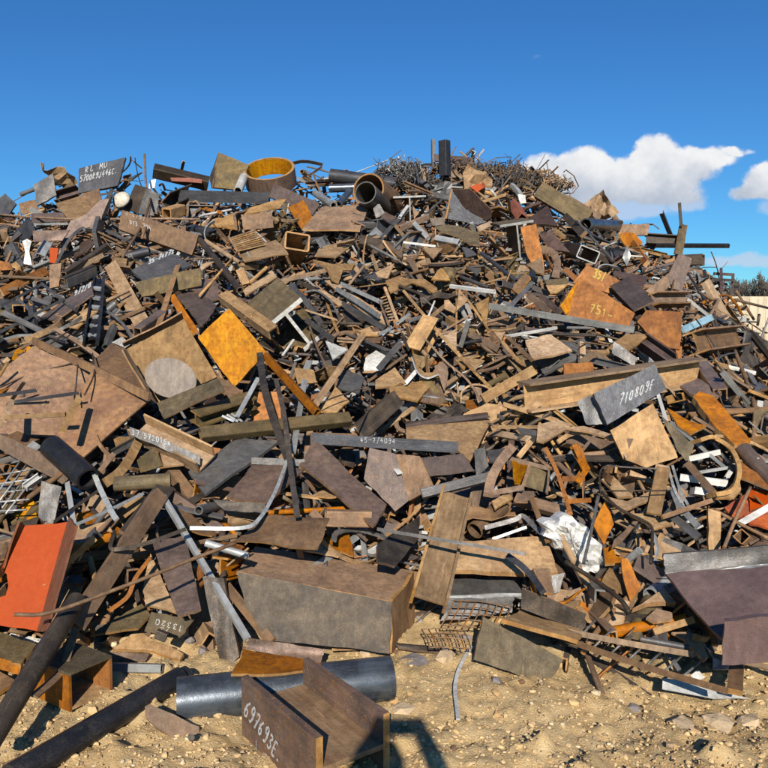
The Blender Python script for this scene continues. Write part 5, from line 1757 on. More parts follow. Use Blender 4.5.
# ---- right middle
BM('0', 'steel_beam', 'long rusty beam lying level under the grey lettered plate', 'tan', 'I', (524, 397), (699, 371), 26, 28, 101, .42)
o = PL('H', 'steel_plate', 'slate grey plate chalked with a long number on the long beam', 'slate', [(98, 320), (331, 209), (381, 302), (150, 441)], .62, 'F', .04, warp=0)
TXT(o, o_plane[o.name], '710809F', 'H', (192, 368), (328, 302), (8, -40), .14)
PL('H', 'steel_plate', 'grey bracket plate behind the chalk numbered plate', 'grey', [(35, 350), (102, 322), (150, 440), (70, 440)], .35, 'FL', .03)
PL('H', 'steel_plate', 'broad mottled tan plate below the chalk numbered plate', 'tan', [(162, 462), (326, 358), (422, 566), (300, 606), (212, 572)], .42, 'F', .02)
PL('H', 'steel_plate', 'purple plate slanting off the long beam end', 'purple', [(432, 290), (500, 262), (592, 322), (558, 345), (520, 362)], .3, 'S', .02)
BM('H', 'steel_channel', 'purple brown channel leaning on the long beam end', 'purple', 'C', (505, 208), (585, 322), 50, 40, -30, .42)
PL('H', 'gusset_plate', 'tan orange gusset with two points under the chalk numbered plate', 'orange', [(380, 375), (470, 428), (532, 444), (472, 476), (420, 442)], .35, 'S')
PL('H', 'steel_plate', 'dark wedge plate edging the broad mottled plate', 'olive', [(355, 402), (487, 520), (456, 582), (428, 550)], .42, 'FL', .02)
PL('H', 'steel_plate', 'long rounded slab of flaky orange rust on the far slope', 'orange', [(480, 332), (505, 312), (560, 330), (640, 425), (702, 500), (692, 526), (640, 516), (560, 440)], .42, 'S', .05)
BM('H', 'steel_pipe', 'purple grey pipe below the rounded flaky slab', 'purple', 'pipe', (672, 535), (800, 680), 62, None, 0, .4)
f = TH('wheel_guard', 'round tan arch like a broken wheel rim on the lower slope', 'H', (590, 600), 'rim', .3)
SW('H', 'rim', None, 'tan', [(490, 505), (560, 492), (630, 540), (655, 620), (625, 690), (550, 712)], 16, 60, .42, 0, f)
PL('H', 'web', None, 'orange', [(640, 560), (700, 610), (790, 665), (790, 692), (660, 642)], .4, 'S', .014, f)
PL('H', 'foot', None, 'tan', [(550, 706), (620, 690), (655, 640), (665, 690), (640, 720), (570, 722)], .42, 'S', .014, f)
for lab, m, p0, p1, w in (('white strip bar inside the broken rim', 'white', (463, 572), (582, 545), 20),
                          ('thin pale strip lying low inside the broken rim', 'galv', (500, 624), (622, 604), 11),
                          ('long thin pale strip from the broad tan plate into the rim', 'galv', (395, 430), (602, 604), 11),
                          ('wide white bar at the bottom of the broken rim', 'white', (430, 642), (612, 666), 26),
                          ('thin pale rod poking up by the chalk numbered plate', 'white', (345, 320), (378, 425), 11),
                          ('pale thin bar crossing the purple grey pipe', 'galv', (650, 595), (768, 580), 9),
                          ('slim pale bar leaning inside the broken rim', 'galv', (560, 510), (620, 590), 9)):
    BM('H', 'flat_bar', lab, m, 'flat', p0, p1, w, 10, 15, .3)
PL('H', 'box_carton', 'small white carton below the broken rim', 'white', [(490, 678), (536, 685), (530, 712), (485, 706)], .34, 'F', .08, cat='carton')
PL('H', 'steel_sheet', 'red painted sheet at the edge of the lower slope', 'red', [(690, 680), (790, 700), (790, 745), (700, 770)], .25, 'S')
PL('H', 'steel_sheet', 'faded orange red sheet under the red painted one', 'bar_red', [(600, 760), (690, 700), (720, 768), (640, 800)], .22, 'S')
BM('H', 'flat_bar', 'brown bar sloping down to the broken rim foot', 'brown', 'flat', (458, 588), (558, 702), 28, 12, 0, .4)
for k, (lab, pts) in enumerate((('pale curved strip beside the tan flat post', [(385, 605), (410, 690), (445, 755)]), ('second pale curved strip, outer one beside the tan post', [(402, 600), (430, 690), (462, 750)]))):
    SW('H', 'steel_strip', lab, 'galv', pts, 10, 14, .36)
PL('H', 'steel_plate', 'tan plate curling up below the grey bracket plate', 'tan', [(-10, 452), (60, 445), (130, 465), (248, 500), (222, 572), (185, 500), (90, 470)], .36, 'S')
BM('H', 'steel_beam', 'short brown beam piece lying near the light blue bar', 'brown', 'I', (490, 125), (652, 105), 76, 84, 78, .32)
BM('H', 'steel_channel', 'dark grey channel at the end of the short brown beam', 'slate', 'C', (650, 118), (800, 165), 62, 40, -10, .26)
PL('H', 'steel_plate', 'tan brown plate flap above the long beam', 'tan', [(128, 166), (225, 90), (312, 98), (238, 152)], .28, 'S')
PL('H', 'steel_plate', 'grey plate flap leaning on the long beam', 'grey', [(174, 118), (262, 180), (256, 218), (170, 166)], .32, 'FL')
BM('H', 'steel_beam', 'maroon beam sloping to the long beam below the orange square', 'maroon', 'I', (288, 120), (402, 200), 56, 50, 60, .28)
PL('H', 'steel_plate', 'small orange plate lying on the long beam', 'orange', [(-15, 205), (95, 200), (100, 235), (-15, 250)], .45, 'F', .02)
RD('H', 'steel_rod', 'long brown rod leaning down the far slope', 'brown', [(640, 155), (680, 260), (722, 382)], 16, None, .45)
RD('H', 'steel_rod', 'upright rod beside the long leaning brown rod', 'brown', [(716, 278), (712, 490)], 9, None, .45)
PL('H', 'steel_plate', 'olive bracket plate at the edge of the far slope', 'olive', [(712, 388), (775, 378), (738, 425), (716, 495)], .35, 'FL', .02)
BM('H', 'flat_bar', 'tan upright post stub below the mottled plate', 'tan', 'flat', (362, 600), (330, 768), 50, 14, 0, .3)
PL('H', 'steel_plate', 'orange angle arm beside the dark loop', 'orange', [(15, 518), (48, 515), (80, 610), (40, 665), (28, 640), (52, 605)], .34, 'F')

# ---- right foot
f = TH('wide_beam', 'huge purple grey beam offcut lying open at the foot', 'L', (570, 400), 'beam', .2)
PL('L', 'flange', 'grey scuffed upper flange', 'grey', [(370, 250, 0), (880, 204, .1), (880, 280, .1), (372, 322, 0)], .35, 'F', .03, f)
PL('L', 'fillet', 'pale painted highlight line', 'galv', [(372, 318, .02), (880, 277, .12), (880, 286, .12), (374, 327, .02)], .36, 'F', .006, f)  # pale strip painted as the bright highlight between flange and web
PL('L', 'web', 'smooth purple web', 'plum', [(373, 323, .0), (880, 281, .1), (880, 520, .42), (590, 568, .32)], .35, 'S', .02, f)
PL('L', 'flange', 'grey brown lower flange', 'plum', [(600, 506, .36), (880, 472, .46), (880, 655, .44), (590, 672, .34)], .36, 'F', .035, f)
BM('L', 'flat_bar', 'brown stub bar propping the huge purple beam', 'brown', 'flat', (648, 668), (640, 775), 54, 20, 0, .22)
f = TH('ladder_frame', 'long rusty ladder frame lying at the foot of the heap', 'L', (260, 640), 'ladder', .2)
SW('L', 'rail', None, 'tan', [(-30, 538), (240, 590), (482, 632)], 22, 22, .34, 0, f)
SW('L', 'rail', None, 'brown', [(-30, 568), (300, 680), (610, 772)], 24, 22, .34, 0, f)
for k in range(7):
    x = 30 + k * 68
    SW('L', 'rung', None, 'grey', [(x + 75, 500 + k * 24 + (10 if k else 0)), (x - 5, 585 + k * 23)], 9, None, .31, 0, f)
BM('L', 'steel_pipe', 'grey pipe stub lying inside the rusty ladder frame', 'grey', 'pipe', (278, 572), (465, 606), 26, None, 0, .32)
PL('L', 'steel_plate', 'tan curled plate at the end of the ladder frame', 'tan', [(398, 546), (460, 545), (502, 562), (538, 640), (522, 655), (478, 610), (440, 570)], .25, 'S')
PL('L', 'gusset_plate', 'tan quarter round gusset beside the huge purple beam', 'tan', [(248, 455), (372, 378), (414, 432), (370, 428), (310, 432)], .36, 'S', .03)
BM('L', 'flat_bar', 'tan bar below the quarter round gusset', 'tan', 'flat', (328, 545), (482, 498), 26, 14, 0, .34)
PL('L', 'steel_plate', 'tan broken plate under the quarter round gusset', 'brown', [(300, 490), (340, 455), (400, 470), (402, 498), (330, 508)], .28, 'S')
PL('L', 'steel_sheet', 'white sheet scrap lying under the ladder frame end', 'white', [(364, 722), (450, 730), (568, 770), (700, 800), (560, 800), (362, 762)], .1, 'S', .006)
PL('L', 'steel_sheet', 'small crumpled white scrap at the ladder frame end', 'white', [(470, 712), (500, 690), (526, 720), (492, 738)], .2, 'F', .006)
PL('L', 'steel_plate', 'tan flat post by the huge purple beam', 'tan', [(538, 70), (586, 86), (586, 232), (541, 234)], .38, 'F', .02)
SW('L', 'steel_strip', 'pale curved slat above the huge purple beam', 'galv', [(400, -10), (430, 60), (500, 140)], 24, 10, .36)
BM('L', 'flat_bar', 'grey slat under the pale curved slat', 'grey', 'flat', (378, 82), (502, 182), 30, 12, 0, .32)
BM('L', 'flat_bar', 'brown bar lying across the pale slats', 'brown', 'flat', (360, 105), (552, 40), 18, 14, 0, .42)
PL('L', 'steel_sheet', 'orange red sheet above the huge purple beam', 'bar_red', [(640, 65), (790, 5), (790, 150), (700, 125)], .2, 'S')
BM('L', 'flat_bar', 'white bar lying on the orange red sheet', 'white', 'flat', (655, 132), (785, 58), 24, 12, 0, .3)
RD('L', 'steel_rod', 'dark rod slanting above the huge purple beam', 'brown', [(700, -10), (640, 120), (600, 220)], 14, None, .42)
RD('L', 'steel_rod', 'brown rod crossing the orange red sheet', 'brown', [(560, 75), (660, 130), (768, 185)], 14, None, .38)
SW('L', 'bent_bar', 'tan bar curving down from the sack', 'dark', [(-10, 275), (110, 350), (200, 420), (235, 470)], 18, None, .45)
PL('L', 'steel_plate', 'orange upright plate before the hairpin bar', 'orange', [(205, 265), (228, 262), (280, 370), (240, 430), (215, 350)], .35, 'F')

# ---- centre foot
PL('K', 'steel_plate', 'dark olive thick plate standing in the sand at the foot', 'olive', [(396, 486), (702, 650), (642, 752), (360, 652)], .25, 'F', .04)
f = TH('angle_section', 'large angle section with dark back and tan sole at the foot', 'K', (620, 470), 'angle iron', .2)
PL('K', 'leg', None, 'dark', [(545, 378, 0), (790, 478, .05), (790, 545, .05), (540, 456, 0)], .3, 'F', .02, f)
PL('K', 'leg', None, 'tan', [(540, 457, 0), (790, 546, .05), (760, 572, .2), (465, 502, .22)], .3, 'U', .02, f)
f = TH('grey_gutter', 'long pale grey gutter channel under the tan plates', 'K', (390, 400), 'channel', .1)
PL('K', 'web', None, 'grey', [(272, 340, -.1), (532, 338, -.1), (556, 395, 0), (262, 402, 0)], .2, 'S', .01, f)
PL('K', 'lip', None, 'galv', [(262, 402, 0), (556, 396, 0), (550, 412, .03), (258, 416, .03)], .2, 'F', .01, f)
PL('K', 'flange', None, 'grey', [(262, 416), (515, 412), (505, 470), (235, 502)], .22, 'F', .01, f)
PL('K', 'steel_plate', 'wide tan plate lying level above the grey gutter', 'tan', [(302, 194), (642, 184), (682, 312), (288, 312)], .36, 'S', .03)
BM('K', 'steel_beam', 'rusty beam standing on end beside the grey gutter', 'tan', 'I', (292, 20), (188, 425), 80, 130, 88, (.38, .38))
BM('K', 'flat_bar', 'long thin bar lying across the standing rusty beam', 'grey', 'flat', (-10, 150), (560, 246), 13, 12, 0, .6)
PL('K', 'steel_plate', 'dark plate leaning beside the box girder end', 'dark', [(-10, 210), (152, 98), (152, 182), (60, 292), (-10, 275)], .35, 'SR', .02)
SW('K', 'bent_bar', 'dark curved flat bar hooked over the wide tan plate', 'slate', [(490, 252), (545, 292), (590, 340), (626, 392)], 24, 14, .5)
for nm, lab, (gx, gy), (ux, uy), (vx, vy), nu, nv in (('wire_mesh', 'rusty wire mesh panel hanging over the grey gutter', (285, 425), (220, 20), (-50, 95), 9, 5),
                                                    ('wire_mesh', 'crumpled rusty wire mesh half buried in sand', (160, 535), (160, 5), (30, 70), 7, 5)):
    m = TH(nm, lab, 'K', (gx + 80, gy + 40), lift=.2)
    for k in range(nu):
        f_ = k / (nu - 1)
        SW('K', 'wire', None, 'orange' if k % 2 else 'brown', [(gx + ux * f_, gy + uy * f_), (gx + ux * f_ + vx * .5 + 4, gy + uy * f_ + vy * .5), (gx + ux * f_ + vx, gy + uy * f_ + vy)], 5, None, .28, 0, m)
    for k in range(nv):
        f_ = k / (nv - 1)
        SW('K', 'wire', None, 'brown', [(gx + vx * f_, gy + vy * f_), (gx + vx * f_ + ux * .5, gy + vy * f_ + uy * .5 - 6), (gx + vx * f_ + ux, gy + vy * f_ + uy)], 5, None, .285, 0, m)
SW('K', 'strap', 'pale plastic strap curling down onto the sand', 'white', [(352, 600), (318, 655), (296, 710), (288, 768), (296, 840), (300, 880)], 14, 5, .1)
PL('K', 'steel_plate', 'dark strip plate half buried below the wire mesh', 'dark', [(60, 585), (290, 610), (300, 632), (70, 605)], .08, 'S')
SW('K', 'steel_ring', 'orange rusted pipe half by the olive plate', 'orange', [(580, 345), (610, 410), (690, 435), (760, 395)], 8, 80, .3)
PL('K', 'steel_plate', 'blue grey sheet wedge under the curved flat bar', 'grey', [(650, 330), (710, 318), (690, 390), (665, 400)], .25, 'F')
PL('K', 'steel_plate', 'brown arm plate under the curved flat bar', 'brown', [(585, 300), (650, 300), (670, 395), (630, 395)], .36, 'S')

# ---- rocks by the foot
def rock(label, px, py, w, mat, seed, flat=.6):
    v, f = ico(seed, flat)
    bm = bmesh.new()
    vs = [bm.verts.new(p) for p in v]
    for q in f:
        bm.faces.new([vs[i] for i in q])
    bmesh.ops.subdivide_edges(bm, edges=bm.edges[:], cuts=2, use_grid_fill=True, smooth=.35, fractal=.35, along_normal=.3, seed=seed)
    P = at(px, py, 0)
    k = w * (P - EYE).dot(FW) / 768 / 2 * 1.05
    for x in bm.verts:
        x.co *= k
    me = bpy.data.meshes.new('rock')
    bm.to_mesh(me)
    bm.free()
    o = link('rock', me, mat, None, label, 'rock')
    o.location = P + Vector((0, 0, k * flat * .15 + ground_z(P.x, P.y)))
    o.rotation_euler = (0, 0, seed * 1.3)


for a in (('pale flat rock under the huge purple beam, next to the ladder frame', 684, 722, 40, 'rock', 1, .4), ('rounded tan rock between two flat rocks', 718, 719, 38, 'rock', 2, .4),
          ('tan rock under the stub bar of the huge beam', 748, 717, 36, 'rock', 3, .45), ('grey rock below the olive thick plate', 496, 684, 15, 'rock_grey', 4, .7),
          ('grey stone beside the ladder frame', 635, 698, 17, 'rock_grey', 5, .7), ('pale tan rock near the plastic strap', 446, 662, 26, 'rock', 6, .6),
          ('grey lump beside the wire mesh', 464, 641, 17, 'rock_grey', 7, .9), ('grey stone beside the olive chalk plate', 190, 648, 14, 'rock_grey', 8, .8),
          ('purple grey stone near the dark plank', 203, 653, 15, 'rock_grey', 9, .8), ('round tan stone at the rusty lug', 152, 722, 11, 'rock', 10, .8),
          ('flat brown slab of stone by the big pipe end', 416, 660, 34, 'rock_grey', 11, .3), ('tan slab stone in the photographer shadow', 402, 704, 30, 'rock', 12, .3),
          ('small tan stone near the box girder corner', 365, 653, 18, 'rock', 13, .6), ('brown stone at the foot of the dark plank', 212, 672, 10, 'rock', 14, .6)):
    rock(*a)

# ------------------------------------------------------------------ the rest of the heap
ZONES = ((.0, .16, 'at the foot of the heap'), (.16, .4, 'low on the slope'), (.4, .7, 'halfway up the slope'), (.7, 2, 'near the crest'))
COLOUR = {'tan': 'dusty tan', 'brown': 'rust brown', 'dark': 'dark', 'grey': 'dull grey', 'purple': 'purplish brown', 'orange': 'orange rusted',
          'olive': 'olive brown', 'galv': 'pale grey', 'white': 'white', 'slate': 'slate grey', 'maroon': 'maroon', 'black': 'black', 'red': 'red'}
KIND = {  # name -> (noun for the label, weight)
    'flat_bar': ('flat bar', 20), 'plate_offcut': ('plate offcut', 5), 'gusset_plate': ('triangular gusset', 7),
    'angle_iron': ('angle iron', 18), 'square_tube': ('square tube', 7), 'steel_rod': ('round rod', 14),
    'steel_channel': ('channel offcut', 4), 'beam_offcut': ('beam offcut', 3), 'pipe_offcut': ('pipe offcut', 5),
    'curved_strip': ('curved strip', 8), 'steel_block': ('steel block', 1), 'tee_bar': ('tee bar', 10), 'narrow_strip': ('narrow strip', 16),
    'kinked_bar': ('kinked bar', 9), 'slim_pipe': ('slim pipe', 8), 'crumpled_sheet': ('crumpled sheet', 5)}
VARIANTS = 7
_cache = {}


def fill_mesh(kind, var, mat):
    key = (kind, var, mat)
    if key in _cache:
        return _cache[key]
    r = random.Random(sum(map(ord, kind)) * 31 + var * 7)
    if kind == 'flat_bar':
        g = extrude(box_section(-.5 * r.uniform(.02, .065), .5 * r.uniform(.02, .065), -.006, .006), r.uniform(.3, .95), None, r.choice((0, 0, .015, .04)), 6)
    elif kind == 'plate_offcut':
        n = r.choice((4, 4, 5, 6))
        R = r.uniform(.08, .2)
        pts = [Vector((R * r.uniform(.6, 1.15) * math.cos(k * 6.283 / n + r.uniform(-.3, .3)), 0, R * 1.2 * r.uniform(.6, 1.15) * math.sin(k * 6.283 / n + r.uniform(-.3, .3)))) for k in range(n)]
        pts = pts[::-1]
        V, Fc, mt, sm, c = plate_mesh(pts, Vector((0, 1, 0)), r.choice((.008, .012, .02)))
        g = (V, Fc, mt, sm)
    elif kind == 'gusset_plate':
        R = r.uniform(.09, .19)
        pts = [Vector((0, 0, 0)), Vector((R * r.uniform(.7, 1.2), 0, R * .2)), Vector((R * r.uniform(.05, .5), 0, R * r.uniform(.9, 1.5)))]
        pts = [pts[0], pts[2], pts[1]]
        if var % 2:
            pts.insert(1, Vector((-R * .2, 0, R * .5)))
        V, Fc, mt, sm, c = plate_mesh(pts, Vector((0, 1, 0)), .01)
        g = (V, Fc, mt, sm)
    elif kind == 'angle_iron':
        w = r.uniform(.028, .065)
        g = extrude(section_parts('L', w, w, .008)[0][1], r.uniform(.25, .8), None, r.choice((0, 0, .03)), 5)
    elif kind == 'square_tube':
        w = r.uniform(.035, .08)
        p = section_parts('box', w, w * r.uniform(.5, 1), .006)[0]
        g = extrude(p[1], r.uniform(.18, .6), p[2])
    elif kind == 'steel_rod':
        g = extrude(circle(r.uniform(.006, .014), 7), r.uniform(.4, 1.0), None, r.choice((0, .05, .12, .2)), 8, True)
    elif kind == 'steel_channel':
        w, h = r.uniform(.07, .15), r.uniform(.04, .07)
        t = .008
        lp = [(-w / 2, -h / 2), (-w / 2 + t, -h / 2), (-w / 2 + t, h / 2 - t), (w / 2 - t, h / 2 - t), (w / 2 - t, -h / 2), (w / 2, -h / 2), (w / 2, h / 2), (-w / 2, h / 2)]
        g = extrude(lp, r.uniform(.2, .55))
    elif kind == 'beam_offcut':
        w, h, t = r.uniform(.1, .17), r.uniform(.12, .22), .012
        lp = [(-w / 2, -h / 2), (w / 2, -h / 2), (w / 2, -h / 2 + t), (t / 2, -h / 2 + t), (t / 2, h / 2 - t), (w / 2, h / 2 - t), (w / 2, h / 2), (-w / 2, h / 2), (-w / 2, h / 2 - t), (-t / 2, h / 2 - t), (-t / 2, -h / 2 + t), (-w / 2, -h / 2 + t)]
        g = extrude(lp, r.uniform(.12, .4))
    elif kind == 'pipe_offcut':
        R = r.uniform(.025, .06)
        g = extrude(circle(R, 14), r.uniform(.15, .5), circle(R - .007, 14), 0, 1, True)
    elif kind == 'tee_bar':
        w = r.uniform(.03, .06)
        g = extrude(section_parts('T', w, w, .007)[0][1], r.uniform(.35, .95), None, r.choice((0, 0, .03)), 5)
    elif kind == 'narrow_strip':
        w = r.uniform(.010, .028)
        g = extrude(box_section(-w / 2, w / 2, -.004, .004), r.uniform(.45, 1.2), None, r.choice((0, .02, .06, .12)), 8)
    elif kind == 'slim_pipe':
        R = r.uniform(.011, .022)
        g = extrude(circle(R, 10), r.uniform(.4, 1.0), circle(R - .004, 10), 0, 1, True)
    elif kind == 'kinked_bar':
        P = [Vector((0, 0, 0))]
        d = Vector((0, 0, 1))
        for k in range(r.choice((2, 3, 3))):
            P.append(P[-1] + d * r.uniform(.12, .38))
            d = (d + Vector((r.gauss(0, .5), r.gauss(0, .3), r.gauss(0, .3)))).normalized()
        P = curve_pts(P, 3) if var % 2 else P
        w = r.uniform(.018, .05)
        V, Fc = sweep(P, box_section(-w / 2, w / 2, -.006, .006), Vector((.3, 1, .1)))
        g = (V, Fc, [0] * len(Fc), [False] * len(Fc))
    elif kind == 'crumpled_sheet':
        n, R = 6, r.uniform(.1, .2)
        A = [[Vector((R * (i / (n - 1) * 2 - 1) * 1.2 + r.uniform(-.015, .015), R * .3 * math.sin(i * r.uniform(.9, 1.4) + j * .8) + r.uniform(-.02, .02), R * (j / (n - 1) * 2 - 1) + r.uniform(-.015, .015))) for i in range(n)] for j in range(n)]
        V = [p for row in A for p in row]
        V += [p + Vector((0, -.004, 0)) for p in V]
        q = n * n
        Fc = []
        for j in range(n - 1):
            for i in range(n - 1):
                a = j * n + i
                Fc += [(a, a + n, a + n + 1), (a, a + n + 1, a + 1), (q + a, q + a + n + 1, q + a + n), (q + a, q + a + 1, q + a + n + 1)]
        rim = [i for i in range(n)] + [j * n + n - 1 for j in range(1, n)] + [(n - 1) * n + i for i in range(n - 2, -1, -1)] + [j * n for j in range(n - 2, 0, -1)]
        for a, b in zip(rim, rim[1:] + rim[:1]):
            Fc.append((a, b, q + b, q + a))
        g = (V, Fc, [0] * len(Fc), [False] * len(Fc))
    elif kind == 'curved_strip':
        R, a1, w = r.uniform(.1, .28), r.uniform(.9, 2.8), r.uniform(.02, .05)
        P = [Vector((R * math.cos(a), 0, R * math.sin(a))) for a in np.linspace(0, a1, 10)]
        c = sum(P, Vector()) / len(P)
        V, Fc = sweep([p - c for p in P], box_section(-w / 2, w / 2, -.006, .006) if var % 2 else box_section(-.006, .006, -w / 2, w / 2), Vector((0, 1, 0)))
        g = (V, Fc, [0] * len(Fc), [False] * len(Fc))
    else:
        g = extrude(box_section(-r.uniform(.02, .05), r.uniform(.02, .05), -r.uniform(.015, .04), r.uniform(.015, .04)), r.uniform(.08, .22))
    V = [Vector(v) for v in g[0]]
    c = sum(V, Vector()) / len(V)
    me = new_mesh(kind, [v - c for v in V], g[1], g[2], g[3])
    me.materials.append(MATS[mat])
    if mat in EDGE:
        me.materials.append(MATS[EDGE[mat]])
    ext = max((v - c).length for v in V)
    _cache[key] = (me, ext)
    return _cache[key]


PALETTE = [[('tan', 30), ('brown', 30), ('orange', 7), ('grey', 12), ('dark', 9), ('purple', 5), ('galv', 6), ('olive', 6)],
           [('tan', 32), ('brown', 26), ('grey', 13), ('dark', 10), ('galv', 8), ('orange', 4), ('purple', 5), ('white', 1.5), ('olive', 4)],
           [('tan', 32), ('brown', 20), ('grey', 17), ('dark', 12), ('galv', 8), ('slate', 5), ('olive', 5), ('white', 1.5), ('purple', 4)],
           [('brown', 26), ('grey', 20), ('dark', 16), ('tan', 16), ('slate', 8), ('maroon', 7), ('purple', 6), ('galv', 5), ('olive', 6), ('orange', 3), ('white', 2)]]
count = {}
shown = {}


def pick(r, table):
    s = r.uniform(0, sum(w for _, w in table))
    for k, w in table:
        s -= w
        if s <= 0:
            return k
    return table[-1][0]


def heap_normal(x, y):
    e = .15
    n = Vector((-(heap(x + e, y) - heap(x - e, y)) / (2 * e), -(heap(x, y + e) - heap(x, y - e)) / (2 * e), 1))
    return n.normalized()


def zmin(px, py):
    i, j = int(py) + 120, int(px) + 120
    if 0 <= i < 1008 and 0 <= j < 1008:
        return ZBUF[i, j]
    return 1e9


def hero_handles():
    """short unique names of the bigger pieces, to say what a small piece lies beside"""
    stop = {'on', 'with', 'beside', 'below', 'under', 'near', 'lying', 'leaning', 'standing', 'behind', 'by', 'above', 'sloping', 'running', 'at', 'next', 'slanting', 'along',
            'that', 'of', 'showing', 'across', 'crossing', 'among', 'in', 'from', 'poking', 'half', 'and', 'like', 'just', 'resting', 'facing', 'hanging', 'halfway', 'low', 'wedged',
            'down', 'jutting', 'between', 'glinting', 'tucked', 'low', 'pointing', 'edging', 'welded', 'to', 'bent', 'over', 'up', 'caught', 'chalked', 'inside', 'low', 'lying', 'forming', 'kinked', 'curling', 'curving', 'before', 'upright', 'within', 'wedged', 'stuck', 'open'}
    H = []
    for o in COL.objects:
        if o.parent is None and o.get('category') and o.get('category') not in ('tree', 'wall', 'rock') and o.get('kind') is None:
            w = []
            for x in o['label'].split():
                if x in stop and len(w) >= 2:
                    break
                w.append(x)
            if 2 <= len(w) <= 7:
                H.append((' '.join(w), o))
    names = [h[0] for h in H]
    bpy.context.view_layer.update()
    out = []
    for nm, o in H:
        if names.count(nm) == 1:
            q = project(o.matrix_world.translation)
            out.append((q[0], q[1], nm))
    return out


HANDLES = hero_handles()


def handle(px, py):
    return min(HANDLES, key=lambda h: (h[0] - px) ** 2 + (h[1] - py) ** 2)[2]


def build_fill(target, region=None, seed=77):
    r = random.Random(seed)
    ktab = [(k, w) for k, (n, w) in KIND.items()]
    made = tries = 0
    while made < target and tries < target * 14:
        tries += 1
        if region or r.random() < .5:
            x0, x1, y0, y1 = region or (-60, 828, 165, 690)
            px, py = r.uniform(x0, x1), r.uniform(y0, y1)
            s = surf(px, py)
            P = EYE + ray(px, py) * s
        else:
            y = 3.4 + (CREST_Y + .5 - 3.4) * r.random() ** .75
            x = r.uniform(-.57, .57) * y
            P = Vector((x, y, heap(x, y)))
        h = heap(P.x, P.y)
        if h < (.0 if region else .06) or P.z > h + .25:
            continue
        if region:
            P.z += .06
        zc = max(.3, float(np.interp(P.x, _cx, _cz)))
        t = min(1.0, h / zc)
        zi = next(i for i, z in enumerate(ZONES) if z[0] <= t < z[1])
        kind = pick(r, ktab)
        if count.get(kind, 0) >= 290:
            continue
        mat = pick(r, PALETTE[zi])
        n = heap_normal(P.x, P.y)
        P = P + n * (.12 - .42 * r.random() ** 1.4)
        me, ext = fill_mesh(kind, r.randrange(VARIANTS), mat)
        sc = r.uniform(.75, 1.2)
        # long axis lies roughly in the slope, any bearing, with some tilt
        tang = n.orthogonal().normalized()
        tang.rotate(Matrix.Rotation(r.uniform(0, 6.283), 3, n))
        a = (tang + n * r.gauss(0, .42)).normalized()
        v = n + Vector((r.gauss(0, .45), r.gauss(0, .45), r.gauss(0, .45)))
        v = (v - a * v.dot(a)).normalized()
        u = v.cross(a)
        cov = tot = 0
        push = -9
        wd = .5 * ext if kind in ('plate_offcut', 'gusset_plate', 'crumpled_sheet') else .04
        for f in (-.95, -.6, -.3, 0, .3, .6, .95):
            for s2 in (-1, 0, 1):
                q = project(P + a * ext * sc * f + u * wd * s2 * sc)
                z = zmin(q[0], q[1])
                tot += 1
                if z < 1e8:
                    cov += 1
                    push = max(push, z + .05 - q[2])
        if cov > tot * .62:
            continue
        if push > -.02:                 # tuck it under the bigger piece it touches
            if push > .45:
                continue
            P = P + (P - EYE).normalized() * (max(push, 0) + .05)
        o = bpy.data.objects.new(kind, me)
        COL.objects.link(o)
        M = Matrix((u, v, a)).transposed().to_4x4()
        M = Matrix.Translation(P) @ M @ Matrix.Scale(sc, 4)
        o.matrix_world = M
        q = project(P)
        hd = handle(q[0], q[1])
        size = 2 * ext * sc
        lab = '%s%s %s by the %s' % ('long ' if size > .62 else 'small ' if size < .24 else '', COLOUR[mat], KIND[kind][0], hd)
        o['label'] = lab
        o['category'] = cat_of(kind)
        o['group'] = '%s pieces by the %s' % (KIND[kind][0], hd)
        count[kind] = count.get(kind, 0) + 1
        made += 1
    print('fill pieces', made, 'tries', tries, count)


# grow the footprints a little so that small pieces keep clear of the big ones
for _ in range(3):
    for ax in (0, 1):
        ZBUF = np.minimum(ZBUF, np.minimum(np.roll(ZBUF, 1, ax), np.roll(ZBUF, -1, ax)))
build_fill(2250)
build_fill(110, (535, 715, 575, 662), 5)        # small pieces strewn at the foot by the ladder frame
build_fill(40, (60, 240, 560, 660), 6)


